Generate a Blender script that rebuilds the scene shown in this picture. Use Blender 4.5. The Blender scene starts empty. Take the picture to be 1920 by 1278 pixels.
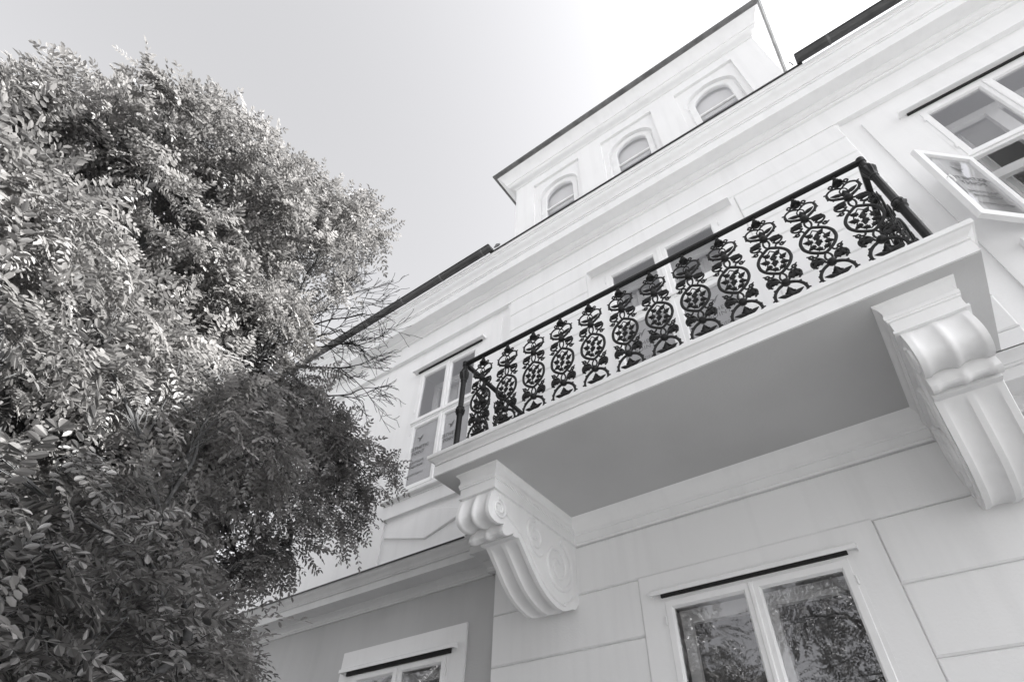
import bpy, bmesh, math, random
import numpy as np
from mathutils import Vector, Matrix

R = math.radians
PI = math.pi
scene = bpy.context.scene
COL = scene.collection

# ------------------------------------------------------------------ camera
cam_d = bpy.data.cameras.new('camera')
cam_d.sensor_fit = 'HORIZONTAL'
cam_d.sensor_width = 36.0
cam_d.lens = 36.0 * 1051.26 / 1920.0
cam_d.clip_start = 0.05
cam_d.clip_end = 900
cam = bpy.data.objects.new('camera', cam_d)
COL.objects.link(cam)
CAMM = [(0.803877, 0.594220, 0.026158), (0.412198, -0.588259, 0.695733), (0.428806, -0.548502, -0.717824)]
rt, up, bk = [Vector(v) for v in CAMM]
cam.matrix_world = Matrix(((rt.x, up.x, bk.x, 0), (rt.y, up.y, bk.y, 0), (rt.z, up.z, bk.z, 1.6), (0, 0, 0, 1)))
scene.camera = cam

# ------------------------------------------------------------------ sky, sun, exposure
SUN_AZ, SUN_EL = R(68), R(35)          # azimuth clockwise from +Y (behind the house), elevation
SKY_R = 0.36
world = bpy.data.worlds.new('World')
scene.world = world
world.use_nodes = True
wn, wl = world.node_tree.nodes, world.node_tree.links
wn.clear()
wo = wn.new('ShaderNodeOutputWorld')
bg = wn.new('ShaderNodeBackground')
sky = wn.new('ShaderNodeTexSky')
sky.sky_type = 'NISHITA'
sky.sun_disc = False
sky.sun_elevation = SUN_EL
sky.sun_rotation = SUN_AZ
sky.altitude = 100
sky.air_density = 1.0
sky.dust_density = 5.0
sky.ozone_density = 1.0
# black and white photograph: the sky is weighed as a panchromatic film behind an orange filter sees it
sp = wn.new('ShaderNodeSeparateColor')
wl.new(sky.outputs[0], sp.inputs[0])
ma = wn.new('ShaderNodeMath'); ma.operation = 'MULTIPLY'; ma.inputs[1].default_value = SKY_R
mb_ = wn.new('ShaderNodeMath'); mb_.operation = 'MULTIPLY_ADD'; mb_.inputs[1].default_value = 1 - SKY_R
wl.new(sp.outputs[0], ma.inputs[0]); wl.new(sp.outputs[1], mb_.inputs[0]); wl.new(ma.outputs[0], mb_.inputs[2])
pw_ = wn.new('ShaderNodeMath'); pw_.operation = 'POWER'; pw_.inputs[1].default_value = 0.82   # hazy summer sky: softer falloff from the sun
wl.new(mb_.outputs[0], pw_.inputs[0]); mb_ = pw_
tn = wn.new('ShaderNodeCombineColor')
t3 = wn.new('ShaderNodeMath'); t3.operation = 'MULTIPLY'; t3.inputs[1].default_value = 1.03
wl.new(mb_.outputs[0], tn.inputs[0]); wl.new(mb_.outputs[0], tn.inputs[1]); wl.new(mb_.outputs[0], t3.inputs[0]); wl.new(t3.outputs[0], tn.inputs[2])
wl.new(tn.outputs[0], bg.inputs['Color'])
bg.inputs['Strength'].default_value = 0.15
wl.new(bg.outputs[0], wo.inputs[0])
sun_d = bpy.data.lights.new('sun', 'SUN')
sun_d.energy = 5.0
sun_d.angle = R(0.55)
sun_d.color = (1.0, 0.995, 0.985)
sun = bpy.data.objects.new('sun', sun_d)
COL.objects.link(sun)
sdir = Vector((math.sin(SUN_AZ) * math.cos(SUN_EL), math.cos(SUN_AZ) * math.cos(SUN_EL), math.sin(SUN_EL)))
sun.rotation_euler = (-sdir).to_track_quat('-Z', 'Y').to_euler()
sun.location = sdir * 60
scene.view_settings.view_transform = 'Standard'
scene.view_settings.look = 'None'
scene.view_settings.gamma = 1
scene.view_settings.use_curve_mapping = False
scene.view_settings.exposure = 2.25
scene.render.engine = 'CYCLES'
scene.cycles.max_bounces = 8
scene.cycles.transparent_max_bounces = 16
scene.cycles.transmission_bounces = 6
scene.cycles.diffuse_bounces = 5

# ------------------------------------------------------------------ helpers
def tag(o, label=None, cat=None, group=None, kind=None):
    if label: o['label'] = label
    if cat: o['category'] = cat
    if group: o['group'] = group
    if kind: o['kind'] = kind
    return o

def empty(name, loc=(0, 0, 0)):
    o = bpy.data.objects.new(name, None)
    o.empty_display_size = 0.2
    o.location = loc
    COL.objects.link(o)
    return o

def inst(name, me, parent=None, loc=(0, 0, 0), rot=(0, 0, 0), scale=(1, 1, 1)):
    o = bpy.data.objects.new(name, me)
    COL.objects.link(o)
    if parent is not None: o.parent = parent
    o.location = loc; o.rotation_euler = rot; o.scale = scale
    return o

class MB:
    """collects vertices and faces of one mesh"""
    def __init__(s): s.v = []; s.f = []
    def add(s, vs, fs):
        b = len(s.v)
        s.v += [tuple(p) for p in vs]
        s.f += [tuple(i + b for i in f) for f in fs]
        return s
    def box(s, x0, x1, y0, y1, z0, z1, c=0.0):
        """box; c > 0 chamfers the edges of the face that looks to -Y"""
        if c <= 0:
            return s.add([(x0, y0, z0), (x1, y0, z0), (x1, y1, z0), (x0, y1, z0), (x0, y0, z1), (x1, y0, z1), (x1, y1, z1), (x0, y1, z1)],
                  [(0, 3, 2, 1), (4, 5, 6, 7), (0, 1, 5, 4), (2, 3, 7, 6), (1, 2, 6, 5), (3, 0, 4, 7)])
        A = [(x0 + c, y0, z0 + c), (x1 - c, y0, z0 + c), (x1 - c, y0, z1 - c), (x0 + c, y0, z1 - c)]
        B = [(x0, y0 + c, z0), (x1, y0 + c, z0), (x1, y0 + c, z1), (x0, y0 + c, z1)]
        D = [(x0, y1, z0), (x1, y1, z0), (x1, y1, z1), (x0, y1, z1)]
        fs = [(0, 1, 2, 3), (11, 10, 9, 8)]
        for i in range(4):
            j = (i + 1) % 4
            fs += [(4 + i, 4 + j, j, i), (8 + i, 8 + j, 4 + j, 4 + i)]
        return s.add(A + B + D, fs)
    def extx(s, prof, x0, x1):
        """closed (y,z) profile swept along X"""
        n = len(prof)
        vs = [(x0, y, z) for y, z in prof] + [(x1, y, z) for y, z in prof]
        fs = [(i, (i + 1) % n, n + (i + 1) % n, n + i) for i in range(n)]
        return s.add(vs, fs + [tuple(range(n - 1, -1, -1)), tuple(range(n, 2 * n))])
    def exty(s, poly, y0, y1):
        """closed (x,z) outline given thickness along Y"""
        n = len(poly)
        vs = [(x, y0, z) for x, z in poly] + [(x, y1, z) for x, z in poly]
        fs = [(i, (i + 1) % n, n + (i + 1) % n, n + i) for i in range(n)]
        return s.add(vs, fs + [tuple(range(n - 1, -1, -1)), tuple(range(n, 2 * n))])
    def tube(s, pts, rad, n=6, closed=False, flat=1.0):
        """round bar along a 3D path; rad a number or one per point; flat squashes it in Y"""
        P = [Vector(p) for p in pts]; m = len(P)
        if not hasattr(rad, '__len__'): rad = [rad] * m
        vs = []; prev = None
        for i in range(m):
            a = P[i - 1] if (i > 0 or closed) else P[i]
            b = P[(i + 1) % m] if (i < m - 1 or closed) else P[i]
            t = (b - a)
            if t.length < 1e-9: t = Vector((0, 0, 1))
            t.normalize()
            if prev is None:
                ref = Vector((0, 1, 0)) if abs(t.y) < 0.9 else Vector((1, 0, 0))
                u = t.cross(ref).normalized()
            else:
                u = (prev - t * prev.dot(t))
                if u.length < 1e-6: u = t.cross(Vector((0, 1, 0.1)))
                u.normalize()
            prev = u
            w = t.cross(u)
            for k in range(n):
                an = 2 * PI * k / n
                d = u * math.cos(an) * rad[i] + w * math.sin(an) * rad[i]
                d.y *= flat
                vs.append(P[i] + d)
        fs = []
        for i in range(m if closed else m - 1):
            j = (i + 1) % m
            for k in range(n):
                l = (k + 1) % n
                fs.append((i * n + k, j * n + k, j * n + l, i * n + l))
        if not closed:
            fs.append(tuple(range(n - 1, -1, -1))); fs.append(tuple((m - 1) * n + k for k in range(n)))
        return s.add(vs, fs)
    def lathe(s, prof, cx, cy, z0, n=20, flute=0):
        """(radius, z[, flute depth]) profile turned about a vertical axis"""
        vs = []
        for p in prof:
            r, z = p[0], p[1]; fd = p[2] if len(p) > 2 else 0
            for k in range(n):
                a = 2 * PI * k / n
                q = r * (1 - fd * (0.5 + 0.5 * math.cos(flute * a)))
                vs.append((cx + q * math.cos(a), cy + q * math.sin(a), z0 + z))
        fs = []
        for i in range(len(prof) - 1):
            for k in range(n):
                l = (k + 1) % n
                fs.append((i * n + k, i * n + l, (i + 1) * n + l, (i + 1) * n + k))
        fs += [tuple(range(n - 1, -1, -1)), tuple((len(prof) - 1) * n + k for k in range(n))]
        return s.add(vs, fs)
    def loops(s, L, cap0=True, cap1=True):
        n = len(L[0]); vs = [p for l in L for p in l]; fs = []
        for i in range(len(L) - 1):
            for k in range(n):
                j = (k + 1) % n
                fs.append((i * n + k, i * n + j, (i + 1) * n + j, (i + 1) * n + k))
        if cap0: fs.append(tuple(range(n - 1, -1, -1)))
        if cap1: fs.append(tuple((len(L) - 1) * n + k for k in range(n)))
        return s.add(vs, fs)
    def mesh(s, name, mat, smooth=False, ang=35, fix=True):
        me = bpy.data.meshes.new(name)
        me.from_pydata(s.v, [], s.f)
        if mat: me.materials.append(mat)
        if fix:
            bm = bmesh.new(); bm.from_mesh(me)
            bmesh.ops.recalc_face_normals(bm, faces=bm.faces)
            bm.to_mesh(me); bm.free()
        if smooth:
            me.polygons.foreach_set('use_smooth', [True] * len(me.polygons))
            me.set_sharp_from_angle(angle=R(ang))
        me.update()
        return me
    def obj(s, name, mat, parent=None, **k):
        return inst(name, s.mesh(name, mat, **k), parent)

def catmull(P, n=6, closed=False):
    P = [Vector(p) for p in P]; m = len(P); out = []
    for i in range(m if closed else m - 1):
        a = P[(i - 1) % m] if (closed or i > 0) else P[i]
        b = P[i]; c = P[(i + 1) % m]
        d = P[(i + 2) % m] if (closed or i + 2 < m) else c
        for k in range(n):
            t = k / n
            out.append(0.5 * ((2 * b) + (c - a) * t + (2 * a - 5 * b + 4 * c - d) * t * t + (3 * b - a - 3 * c + d) * t ** 3))
    if not closed: out.append(P[-1])
    return out

# ------------------------------------------------------------------ materials
def principled(name, base, rough=0.6, metal=0.0, spec=0.5):
    m = bpy.data.materials.new(name); m.use_nodes = True
    b = m.node_tree.nodes['Principled BSDF']
    b.inputs['Base Color'].default_value = (base[0], base[1], base[2], 1)
    b.inputs['Roughness'].default_value = rough
    b.inputs['Metallic'].default_value = metal
    b.inputs['Specular IOR Level'].default_value = spec
    return m

def g(v, w=0.0): return (v * (1 + w), v, v * (1 - w))

def noisy(name, lo, hi, scale, rough=0.7, bump=0.0, bscale=60.0, detail=6, streak=False, metal=0.0, spec=0.4):
    m = principled(name, g(hi), rough, metal, spec)
    nt = m.node_tree; N = nt.nodes; L = nt.links; b = N['Principled BSDF']
    tc = N.new('ShaderNodeTexCoord')
    nz = N.new('ShaderNodeTexNoise'); nz.inputs['Scale'].default_value = scale; nz.inputs['Detail'].default_value = detail
    L.new(tc.outputs['Object'], nz.inputs['Vector'])
    cr = N.new('ShaderNodeValToRGB')
    cr.color_ramp.elements[0].position = 0.3; cr.color_ramp.elements[0].color = (*g(lo), 1)
    cr.color_ramp.elements[1].position = 0.6; cr.color_ramp.elements[1].color = (*g(hi), 1)
    L.new(nz.outputs['Fac'], cr.inputs['Fac'])
    col = cr.outputs['Color']
    if streak:
        mp = N.new('ShaderNodeMapping'); mp.inputs['Scale'].default_value = (9, 9, 0.7)
        L.new(tc.outputs['Object'], mp.inputs['Vector'])
        n2 = N.new('ShaderNodeTexNoise'); n2.inputs['Scale'].default_value = 1.0; n2.inputs['Detail'].default_value = 8
        L.new(mp.outputs[0], n2.inputs['Vector'])
        c2 = N.new('ShaderNodeValToRGB')
        c2.color_ramp.elements[0].position = 0.34; c2.color_ramp.elements[0].color = (0.965, 0.965, 0.965, 1)
        c2.color_ramp.elements[1].position = 0.52; c2.color_ramp.elements[1].color = (1, 1, 1, 1)
        L.new(n2.outputs['Fac'], c2.inputs['Fac'])
        mx = N.new('ShaderNodeMix'); mx.data_type = 'RGBA'; mx.blend_type = 'MULTIPLY'; mx.inputs[0].default_value = 1
        L.new(col, mx.inputs[6]); L.new(c2.outputs['Color'], mx.inputs[7]); col = mx.outputs[2]
    L.new(col, b.inputs['Base Color'])
    if bump > 0:
        n3 = N.new('ShaderNodeTexNoise'); n3.inputs['Scale'].default_value = bscale; n3.inputs['Detail'].default_value = 8
        L.new(tc.outputs['Object'], n3.inputs['Vector'])
        n4 = N.new('ShaderNodeTexNoise'); n4.inputs['Scale'].default_value = bscale / 14; n4.inputs['Detail'].default_value = 3
        L.new(tc.outputs['Object'], n4.inputs['Vector'])
        ad = N.new('ShaderNodeMath'); ad.operation = 'MULTIPLY_ADD'; ad.inputs[1].default_value = 2.5
        L.new(n4.outputs['Fac'], ad.inputs[0]); L.new(n3.outputs['Fac'], ad.inputs[2])
        bp = N.new('ShaderNodeBump'); bp.inputs['Strength'].default_value = bump; bp.inputs['Distance'].default_value = 0.004
        L.new(ad.outputs[0], bp.inputs['Height']); L.new(bp.outputs[0], b.inputs['Normal'])
    return m

M = {}
M['plaster'] = noisy('painted_plaster', 0.79, 0.81, 1.3, 0.75, 0.35, 70, streak=True, spec=0.25)
M['block'] = noisy('painted_block_plaster', 0.79, 0.81, 1.1, 0.75, 0.35, 70, streak=True, spec=0.25)
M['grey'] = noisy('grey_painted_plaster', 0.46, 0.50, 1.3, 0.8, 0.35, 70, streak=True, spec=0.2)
M['string'] = noisy('shade_toned_moulding', 0.60, 0.65, 2.0, 0.7, 0.25, 50, streak=True, spec=0.3)  # string course: shade from the tree and downward faces put into the colour
M['mould'] = noisy('painted_moulding', 0.79, 0.815, 2.0, 0.7, 0.25, 50, streak=True, spec=0.3)
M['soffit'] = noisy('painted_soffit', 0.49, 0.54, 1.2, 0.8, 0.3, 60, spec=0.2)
M['paint'] = noisy('white_window_paint', 0.77, 0.82, 5.0, 0.35, 0.08, 90, spec=0.5)
M['zinc'] = noisy('weathered_zinc', 0.10, 0.17, 6.0, 0.5, 0.15, 30, metal=0.3)
M['gutter'] = noisy('dark_gutter_metal', 0.05, 0.08, 5.0, 0.45, 0.15, 30, metal=0.3)
M['flash'] = noisy('dark_flashing', 0.02, 0.035, 6.0, 0.5, 0.1, 30)
M['iron'] = noisy('black_cast_iron', 0.005, 0.011, 25.0, 0.5, 0.5, 160, spec=0.3)
M['gap'] = principled('painted_gap_shade', g(0.02), 0.9)
M['room'] = principled('pale_room', g(0.8), 0.9)
M['lining'] = principled('white_jamb_lining', g(0.82), 0.6)
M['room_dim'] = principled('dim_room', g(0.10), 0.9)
M['blind'] = principled('pale_blind', g(0.72), 0.85)
M['curtain'] = principled('white_curtain', g(0.8), 0.9)
M['print'] = principled('dark_lettering', g(0.09), 0.6)
M['bark'] = noisy('bark', 0.02, 0.06, 14.0, 0.9, 0.9, 40)
M['deadwood'] = noisy('bare_twig_bark', 0.006, 0.014, 14.0, 0.85, 0.4, 60)
M['ground'] = noisy('pale_gravel_ground', 0.26, 0.34, 3.0, 0.95, 0.6, 30)
M['paving'] = noisy('pale_paving', 0.14, 0.19, 2.0, 0.85, 0.4, 30)
M['roof'] = noisy('roof_sheet', 0.10, 0.15, 4.0, 0.6, 0.2, 20)

def glass(name, tint, lo, hi):
    m = bpy.data.materials.new(name); m.use_nodes = True
    nt = m.node_tree; N = nt.nodes; L = nt.links; N.clear()
    o = N.new('ShaderNodeOutputMaterial'); mx = N.new('ShaderNodeMixShader')
    tr = N.new('ShaderNodeBsdfTransparent'); tr.inputs[0].default_value = (*g(tint), 1)
    gl = N.new('ShaderNodeBsdfGlossy'); gl.inputs['Roughness'].default_value = 0.012
    gl.inputs['Color'].default_value = (0.92, 0.92, 0.94, 1)
    # Schlick reflectance from the angle of view, the same for both faces of the pane
    ge = N.new('ShaderNodeNewGeometry'); vm = N.new('ShaderNodeVectorMath'); vm.operation = 'DOT_PRODUCT'
    L.new(ge.outputs['Normal'], vm.inputs[0]); L.new(ge.outputs['Incoming'], vm.inputs[1])
    def mth(op, a_, b_=None, c_=None):
        n_ = N.new('ShaderNodeMath'); n_.operation = op
        for k_, v_ in enumerate((a_, b_, c_)):
            if v_ is None: continue
            if isinstance(v_, (int, float)): n_.inputs[k_].default_value = v_
            else: L.new(v_, n_.inputs[k_])
        return n_.outputs[0]
    cs = mth('ABSOLUTE', vm.outputs['Value']); pw = mth('POWER', mth('SUBTRACT', 1.0, cs), 5.0)
    fc = mth('MULTIPLY_ADD', pw, hi, lo)
    L.new(fc, mx.inputs[0])
    L.new(tr.outputs[0], mx.inputs[1]); L.new(gl.outputs[0], mx.inputs[2]); L.new(mx.outputs[0], o.inputs[0])
    # old float glass: very slightly wavy
    tc = N.new('ShaderNodeTexCoord'); nz = N.new('ShaderNodeTexNoise'); nz.inputs['Scale'].default_value = 2.2; nz.inputs['Detail'].default_value = 1
    bp = N.new('ShaderNodeBump'); bp.inputs['Strength'].default_value = 0.05; bp.inputs['Distance'].default_value = 0.02
    L.new(tc.outputs['Object'], nz.inputs['Vector']); L.new(nz.outputs['Fac'], bp.inputs['Height']); L.new(bp.outputs[0], gl.inputs['Normal'])
    return m
M['glass'] = glass('window_glass', 0.985, 0.12, 0.85)
M['glass_low'] = glass('old_window_glass', 0.95, 0.10, 0.9)

def filmmat():
    m = bpy.data.materials.new('frosted_film'); m.use_nodes = True
    nt = m.node_tree; N = nt.nodes; L = nt.links; N.clear()
    o = N.new('ShaderNodeOutputMaterial'); a = N.new('ShaderNodeMixShader'); b = N.new('ShaderNodeMixShader')
    tr = N.new('ShaderNodeBsdfTransparent'); df = N.new('ShaderNodeBsdfDiffuse'); tl = N.new('ShaderNodeBsdfTranslucent')
    df.inputs[0].default_value = tl.inputs[0].default_value = (*g(.62), 1)
    a.inputs[0].default_value = .4; L.new(df.outputs[0], a.inputs[1]); L.new(tl.outputs[0], a.inputs[2])
    b.inputs[0].default_value = .55; L.new(tr.outputs[0], b.inputs[1]); L.new(a.outputs[0], b.inputs[2]); L.new(b.outputs[0], o.inputs[0])
    return m
M['film'] = filmmat()

def leafmat(name, lo, hi, trans, gloss=0.10, rough=0.42):
    m = bpy.data.materials.new(name); m.use_nodes = True
    nt = m.node_tree; N = nt.nodes; L = nt.links; N.clear()
    o = N.new('ShaderNodeOutputMaterial')
    at = N.new('ShaderNodeAttribute'); at.attribute_name = 'tone'
    oi = N.new('ShaderNodeObjectInfo')
    ad = N.new('ShaderNodeMath'); ad.operation = 'MULTIPLY_ADD'; ad.inputs[1].default_value = 0.10
    L.new(oi.outputs['Random'], ad.inputs[0]); L.new(at.outputs['Fac'], ad.inputs[2])
    cr = N.new('ShaderNodeValToRGB')
    cr.color_ramp.elements[0].color = (*g(lo, 0.02), 1); cr.color_ramp.elements[1].color = (*g(hi, 0.03), 1)
    L.new(ad.outputs[0], cr.inputs['Fac'])
    df = N.new('ShaderNodeBsdfDiffuse'); tl = N.new('ShaderNodeBsdfTranslucent'); gl = N.new('ShaderNodeBsdfGlossy')
    gl.inputs['Roughness'].default_value = rough; gl.inputs['Color'].default_value = (0.8, 0.8, 0.8, 1)
    L.new(cr.outputs[0], df.inputs[0]); L.new(cr.outputs[0], tl.inputs[0])
    m1 = N.new('ShaderNodeMixShader'); m1.inputs[0].default_value = trans
    m2 = N.new('ShaderNodeMixShader'); m2.inputs[0].default_value = gloss
    L.new(df.outputs[0], m1.inputs[1]); L.new(tl.outputs[0], m1.inputs[2])
    L.new(m1.outputs[0], m2.inputs[1]); L.new(gl.outputs[0], m2.inputs[2]); L.new(m2.outputs[0], o.inputs[0])
    return m
M['leaf'] = leafmat('locust_leaf', 0.006, 0.46, 0.48, 0.05, 0.5)
M['leaf_far'] = leafmat('opposite_tree_leaf', 0.07, 0.20, 0.35)

# ------------------------------------------------------------------ ground
gm = MB(); gm.add([(-150, -150, 0), (150, -150, 0), (150, 150, 0), (-150, 150, 0)], [(0, 1, 2, 3)])
tag(gm.obj('ground', M['ground'], fix=False), kind='structure')
pv = MB(); pv.box(-30, 30, -3.4, 4.0, -0.1, 0.02)
tag(pv.obj('pavement', M['paving']), kind='structure')

# ------------------------------------------------------------------ the villa
YC = 4.0          # face of the projecting middle bay
YS = 4.065        # face of the side walls
XL, XR = -8.2, 9.6
villa = empty('villa', (-1, 5, 0))
tag(villa, 'white stuccoed villa with a long balcony and an attic of three arched windows', 'building')
def vp(mb, name, mat, label=None, parent=None, **k):
    o = mb.obj(name, mat, None, **k)
    o.parent = parent or villa
    if parent is None: o.matrix_parent_inverse = Matrix.Translation(villa.location).inverted()
    if label: o['label'] = label
    return o
VINV = Matrix.Translation(villa.location).inverted()

def wall_mb(mb, x0, x1, z0, z1, yf, yb, holes):
    """wall slab with rectangular openings, its reveals included"""
    xs = sorted(set([x0, x1] + [h[i] for h in holes for i in (0, 1)]))
    zs = sorted(set([z0, z1] + [h[i] for h in holes for i in (2, 3)]))
    def solid(i, j):
        if i < 0 or j < 0 or i >= len(xs) - 1 or j >= len(zs) - 1: return False
        cx, cz = (xs[i] + xs[i + 1]) / 2, (zs[j] + zs[j + 1]) / 2
        return not any(h[0] < cx < h[1] and h[2] < cz < h[3] for h in holes)
    for i in range(len(xs) - 1):
        for j in range(len(zs) - 1):
            if not solid(i, j): continue
            a, b, c, d = xs[i], xs[i + 1], zs[j], zs[j + 1]
            mb.add([(a, yf, c), (b, yf, c), (b, yf, d), (a, yf, d)], [(0, 1, 2, 3)])
            mb.add([(a, yb, c), (b, yb, c), (b, yb, d), (a, yb, d)], [(3, 2, 1, 0)])
            if not solid(i - 1, j): mb.add([(a, yf, c), (a, yb, c), (a, yb, d), (a, yf, d)], [(3, 2, 1, 0)])
            if not solid(i + 1, j): mb.add([(b, yf, c), (b, yb, c), (b, yb, d), (b, yf, d)], [(0, 1, 2, 3)])
            if not solid(i, j - 1): mb.add([(a, yf, c), (b, yf, c), (b, yb, c), (a, yb, c)], [(3, 2, 1, 0)])
            if not solid(i, j + 1): mb.add([(a, yf, d), (b, yf, d), (b, yb, d), (a, yb, d)], [(0, 1, 2, 3)])
    return mb

# window openings (x0, x1, z0, z1)
WL1 = (-4.84, -3.72, 5.17, 7.17)     # first floor, left of the balcony
WR1 = (1.72, 2.84, 5.17, 7.17)       # first floor, right
DR1 = (-1.73, -0.27, 4.27, 7.17)     # balcony door
WL0 = (-5.01, -3.745, 1.75, 3.26)    # ground floor, left
WC0 = (-1.652, -0.352, 1.75, 3.26)   # ground floor, under the balcony
WR0 = (1.745, 3.01, 1.75, 3.26)

w = MB()
wall_mb(w, XL, -3.2, 3.9, 8.3, YS, 4.5, [WL1])
vp(w, 'wall', M['plaster'], 'smooth white upper wall left of the middle bay', fix=False)
w = MB()
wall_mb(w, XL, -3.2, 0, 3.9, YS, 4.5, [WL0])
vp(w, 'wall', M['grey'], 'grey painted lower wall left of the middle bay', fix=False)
w = MB()
wall_mb(w, 1.17, XR, 3.9, 8.3, YS, 4.5, [WR1])
vp(w, 'wall', M['plaster'], 'smooth white upper wall right of the middle bay', fix=False)
w = MB()
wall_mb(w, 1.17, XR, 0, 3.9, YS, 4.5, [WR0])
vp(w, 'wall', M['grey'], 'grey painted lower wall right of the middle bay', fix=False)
w = MB()
wall_mb(w, -3.226, 1.19, 0, 8.3, YC + 0.022, 4.5, [WC0, DR1])
vp(w, 'wall', M['plaster'], 'jointed wall of the projecting middle bay', fix=False)
w = MB()
w.box(XL + .002, XL + 0.3, 4.5, 12, 0, 8.3); w.box(XR - 0.3, XR - .002, 4.5, 12, 0, 8.3); w.box(XL, XR, 12, 12.3, 0, 8.3)
vp(w, 'wall', M['plaster'], 'side and back walls')
# blocks: one mesh object per course and side of the opening
def block(x0, x1, z0, z1, yf=YC, c=0.011):
    b = MB(); gp = 0.003
    b.box(x0, x1, yf, YC + 0.06, z0 + gp, z1 - gp, c)
    vp(b, 'wall_block', M['block'])
zj0 = [0.05, 0.42, 0.83, 1.23, 1.63, 2.03, 2.235 + .0, 2.636, 3.032, 3.438, 3.833]
zj0 = [0.02, 0.21, 0.62, 1.02, 1.42, 1.83, 2.235, 2.636, 3.032, 3.438, 3.833]
for a, b_ in zip(zj0[:-1], zj0[1:]):
    if a > 3.40:
        block(-3.226, 1.19, a, b_)
    else:
        block(-3.226, -1.812, a, b_); block(-0.160, 1.19, a, b_)
zj1 = [4.24, 4.45, 4.77, 5.09, 5.415, 5.738, 6.062, 6.385, 6.71, 7.033, 7.345, 7.642]
for a, b_ in zip(zj1[:-1], zj1[1:]):
    if a > 7.3: block(-3.18, 1.166, a, b_)
    else:
        block(-3.18, -1.965, a, b_); block(-0.035, 1.166, a, b_)
# plain bands round the two middle openings
def surround(x0, x1, z0, z1, hole, yf, yb, label=None):
    m = MB(); wall_mb(m, x0, x1, z0, z1, yf, yb, [hole]); vp(m, 'window_surround', M['mould'], label, fix=False)
surround(-1.812 + .003, -0.160 - .003, 0.02, 3.434, WC0, YC - 0.012, YC + 0.03)
surround(-1.965 + .003, -0.035 - .003, 4.25, 7.341, DR1, YC - 0.002, YC + 0.03)
surround(-5.207, -3.555, 0.02, 3.47, WL0, YS - 0.018, YS + 0.03)
surround(1.555, 3.207, 0.02, 3.47, WR0, YS - 0.018, YS + 0.03)
# first floor side windows: band that runs down to the string course, sunk apron with a raised lozenge
for (cx, W) in ((-4.28, WL1), (2.28, WR1)):
    surround(cx - 0.93, cx + 0.93, 4.09, 7.47, W, YS - 0.02, YS + 0.03) if False else None
    m = MB()
    wall_mb(m, cx - 0.93, cx + 0.93, 4.06, 7.47, YS - 0.022, YS + 0.03, [W, (cx - 0.71, cx + 0.71, 4.30, 4.895)])
    vp(m, 'window_surround', M['mould'], fix=False)
    m = MB()      # lozenge panel with chamfered rim
    hw, hz, zc = 0.68, 0.185, 4.645
    L = []
    for (k, y) in ((1.0, YS + 0.001), (0.99, YS - 0.016), (0.95, YS - 0.026)):
        L.append([(cx - hw * k, y, zc), (cx, y, zc - hz * k), (cx + hw * k, y, zc), (cx, y, zc + hz * k)])
    m.loops(L); vp(m, 'apron_lozenge', M['mould'])
    m = MB()      # sill: thin nose and deep flat band
    y = YS - 0.022
    m.extx([(y + .03, 4.878), (y - .022, 4.878), (y - .022, 5.045), (y - .03, 5.05), (y - .03, 5.065), (y - .075, 5.075), (y - .085, 5.085), (y - .085, 5.115), (y - .08, 5.12), (y + .03, 5.15)], cx - 0.76, cx + 0.76)
    vp(m, 'window_sill', M['mould'])

# ------------------------------------------------------------------ cornices
CORN = [(4.10, 7.644), (4.0, 7.644), (4.0, 7.957), (3.972, 7.959), (3.964, 7.967), (3.962, 7.98), (3.967, 7.99), (3.95, 7.992), (3.947, 8.0), (3.93, 8.005), (3.915, 8.015), (3.905, 8.03), (3.90, 8.045),
        (3.90, 8.052), (3.775, 8.052), (3.772, 8.04), (3.745, 8.04), (3.742, 8.043), (3.742, 8.195), (3.728, 8.197), (3.726, 8.218), (3.712, 8.220),
        (3.708, 8.240), (3.700, 8.258), (3.686, 8.275), (3.668, 8.29), (3.652, 8.305), (3.641, 8.323), (3.636, 8.345), (3.622, 8.348), (3.618, 8.372), (3.605, 8.375), (3.602, 8.44), (4.10, 8.44)]
m = MB(); m.extx(CORN, XL - .4, XR + .4); vp(m, 'cornice', M['mould'], smooth=True, ang=28)
m = MB(); m.extx([(3.585, 8.436), (3.584, 8.458), (4.2, 8.475), (4.2, 8.442), (3.60, 8.442), (3.597, 8.436)], -3.28, 1.22)
vp(m, 'roof_flashing', M['flash'])
def gutter(x0, x1):
    P = []; n = 10
    for k in range(n + 1):
        a = PI + PI * k / n; P.append((3.545 + .062 * math.cos(a), 8.505 + .062 * math.sin(a)))
    P.append((3.545 + .062, 8.515)); P.append((3.545 + .054, 8.515))
    for k in range(n, -1, -1):
        a = PI + PI * k / n; P.append((3.545 + .055 * math.cos(a), 8.505 + .055 * math.sin(a)))
    P.append((3.545 - .072, 8.507)); P.append((3.545 - .074, 8.500)); P.append((3.545 - .066, 8.496))
    m = MB(); m.extx(P, x0, x1)
    for xe in (x0, x1):
        m.exty([(xe, 0), (xe, 0), (xe, 0)], 0, 0) if False else None
        pts = [(3.545 + .056 * math.cos(PI + PI * k / n), 8.505 + .056 * math.sin(PI + PI * k / n)) for k in range(n + 1)]
        m.extx(pts, xe - .004, xe + .004)
    gt = vp(m, 'gutter', M['gutter'], smooth=True, ang=30)
    x = x0 + 0.35
    while x < x1:
        b = MB(); q = []
        for k in range(9):
            a = PI + PI * k / 8; q.append((3.545 + .066 * math.cos(a), 8.505 + .066 * math.sin(a)))
        q2 = [(3.545 + .0625 * math.cos(PI + PI * k / 8), 8.505 + .0625 * math.sin(PI + PI * k / 8)) for k in range(8, -1, -1)]
        b.extx(q + q2, x - .012, x + .012)
        b.obj('gutter_bracket', M['zinc'], gt)
        x += 0.82
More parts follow.
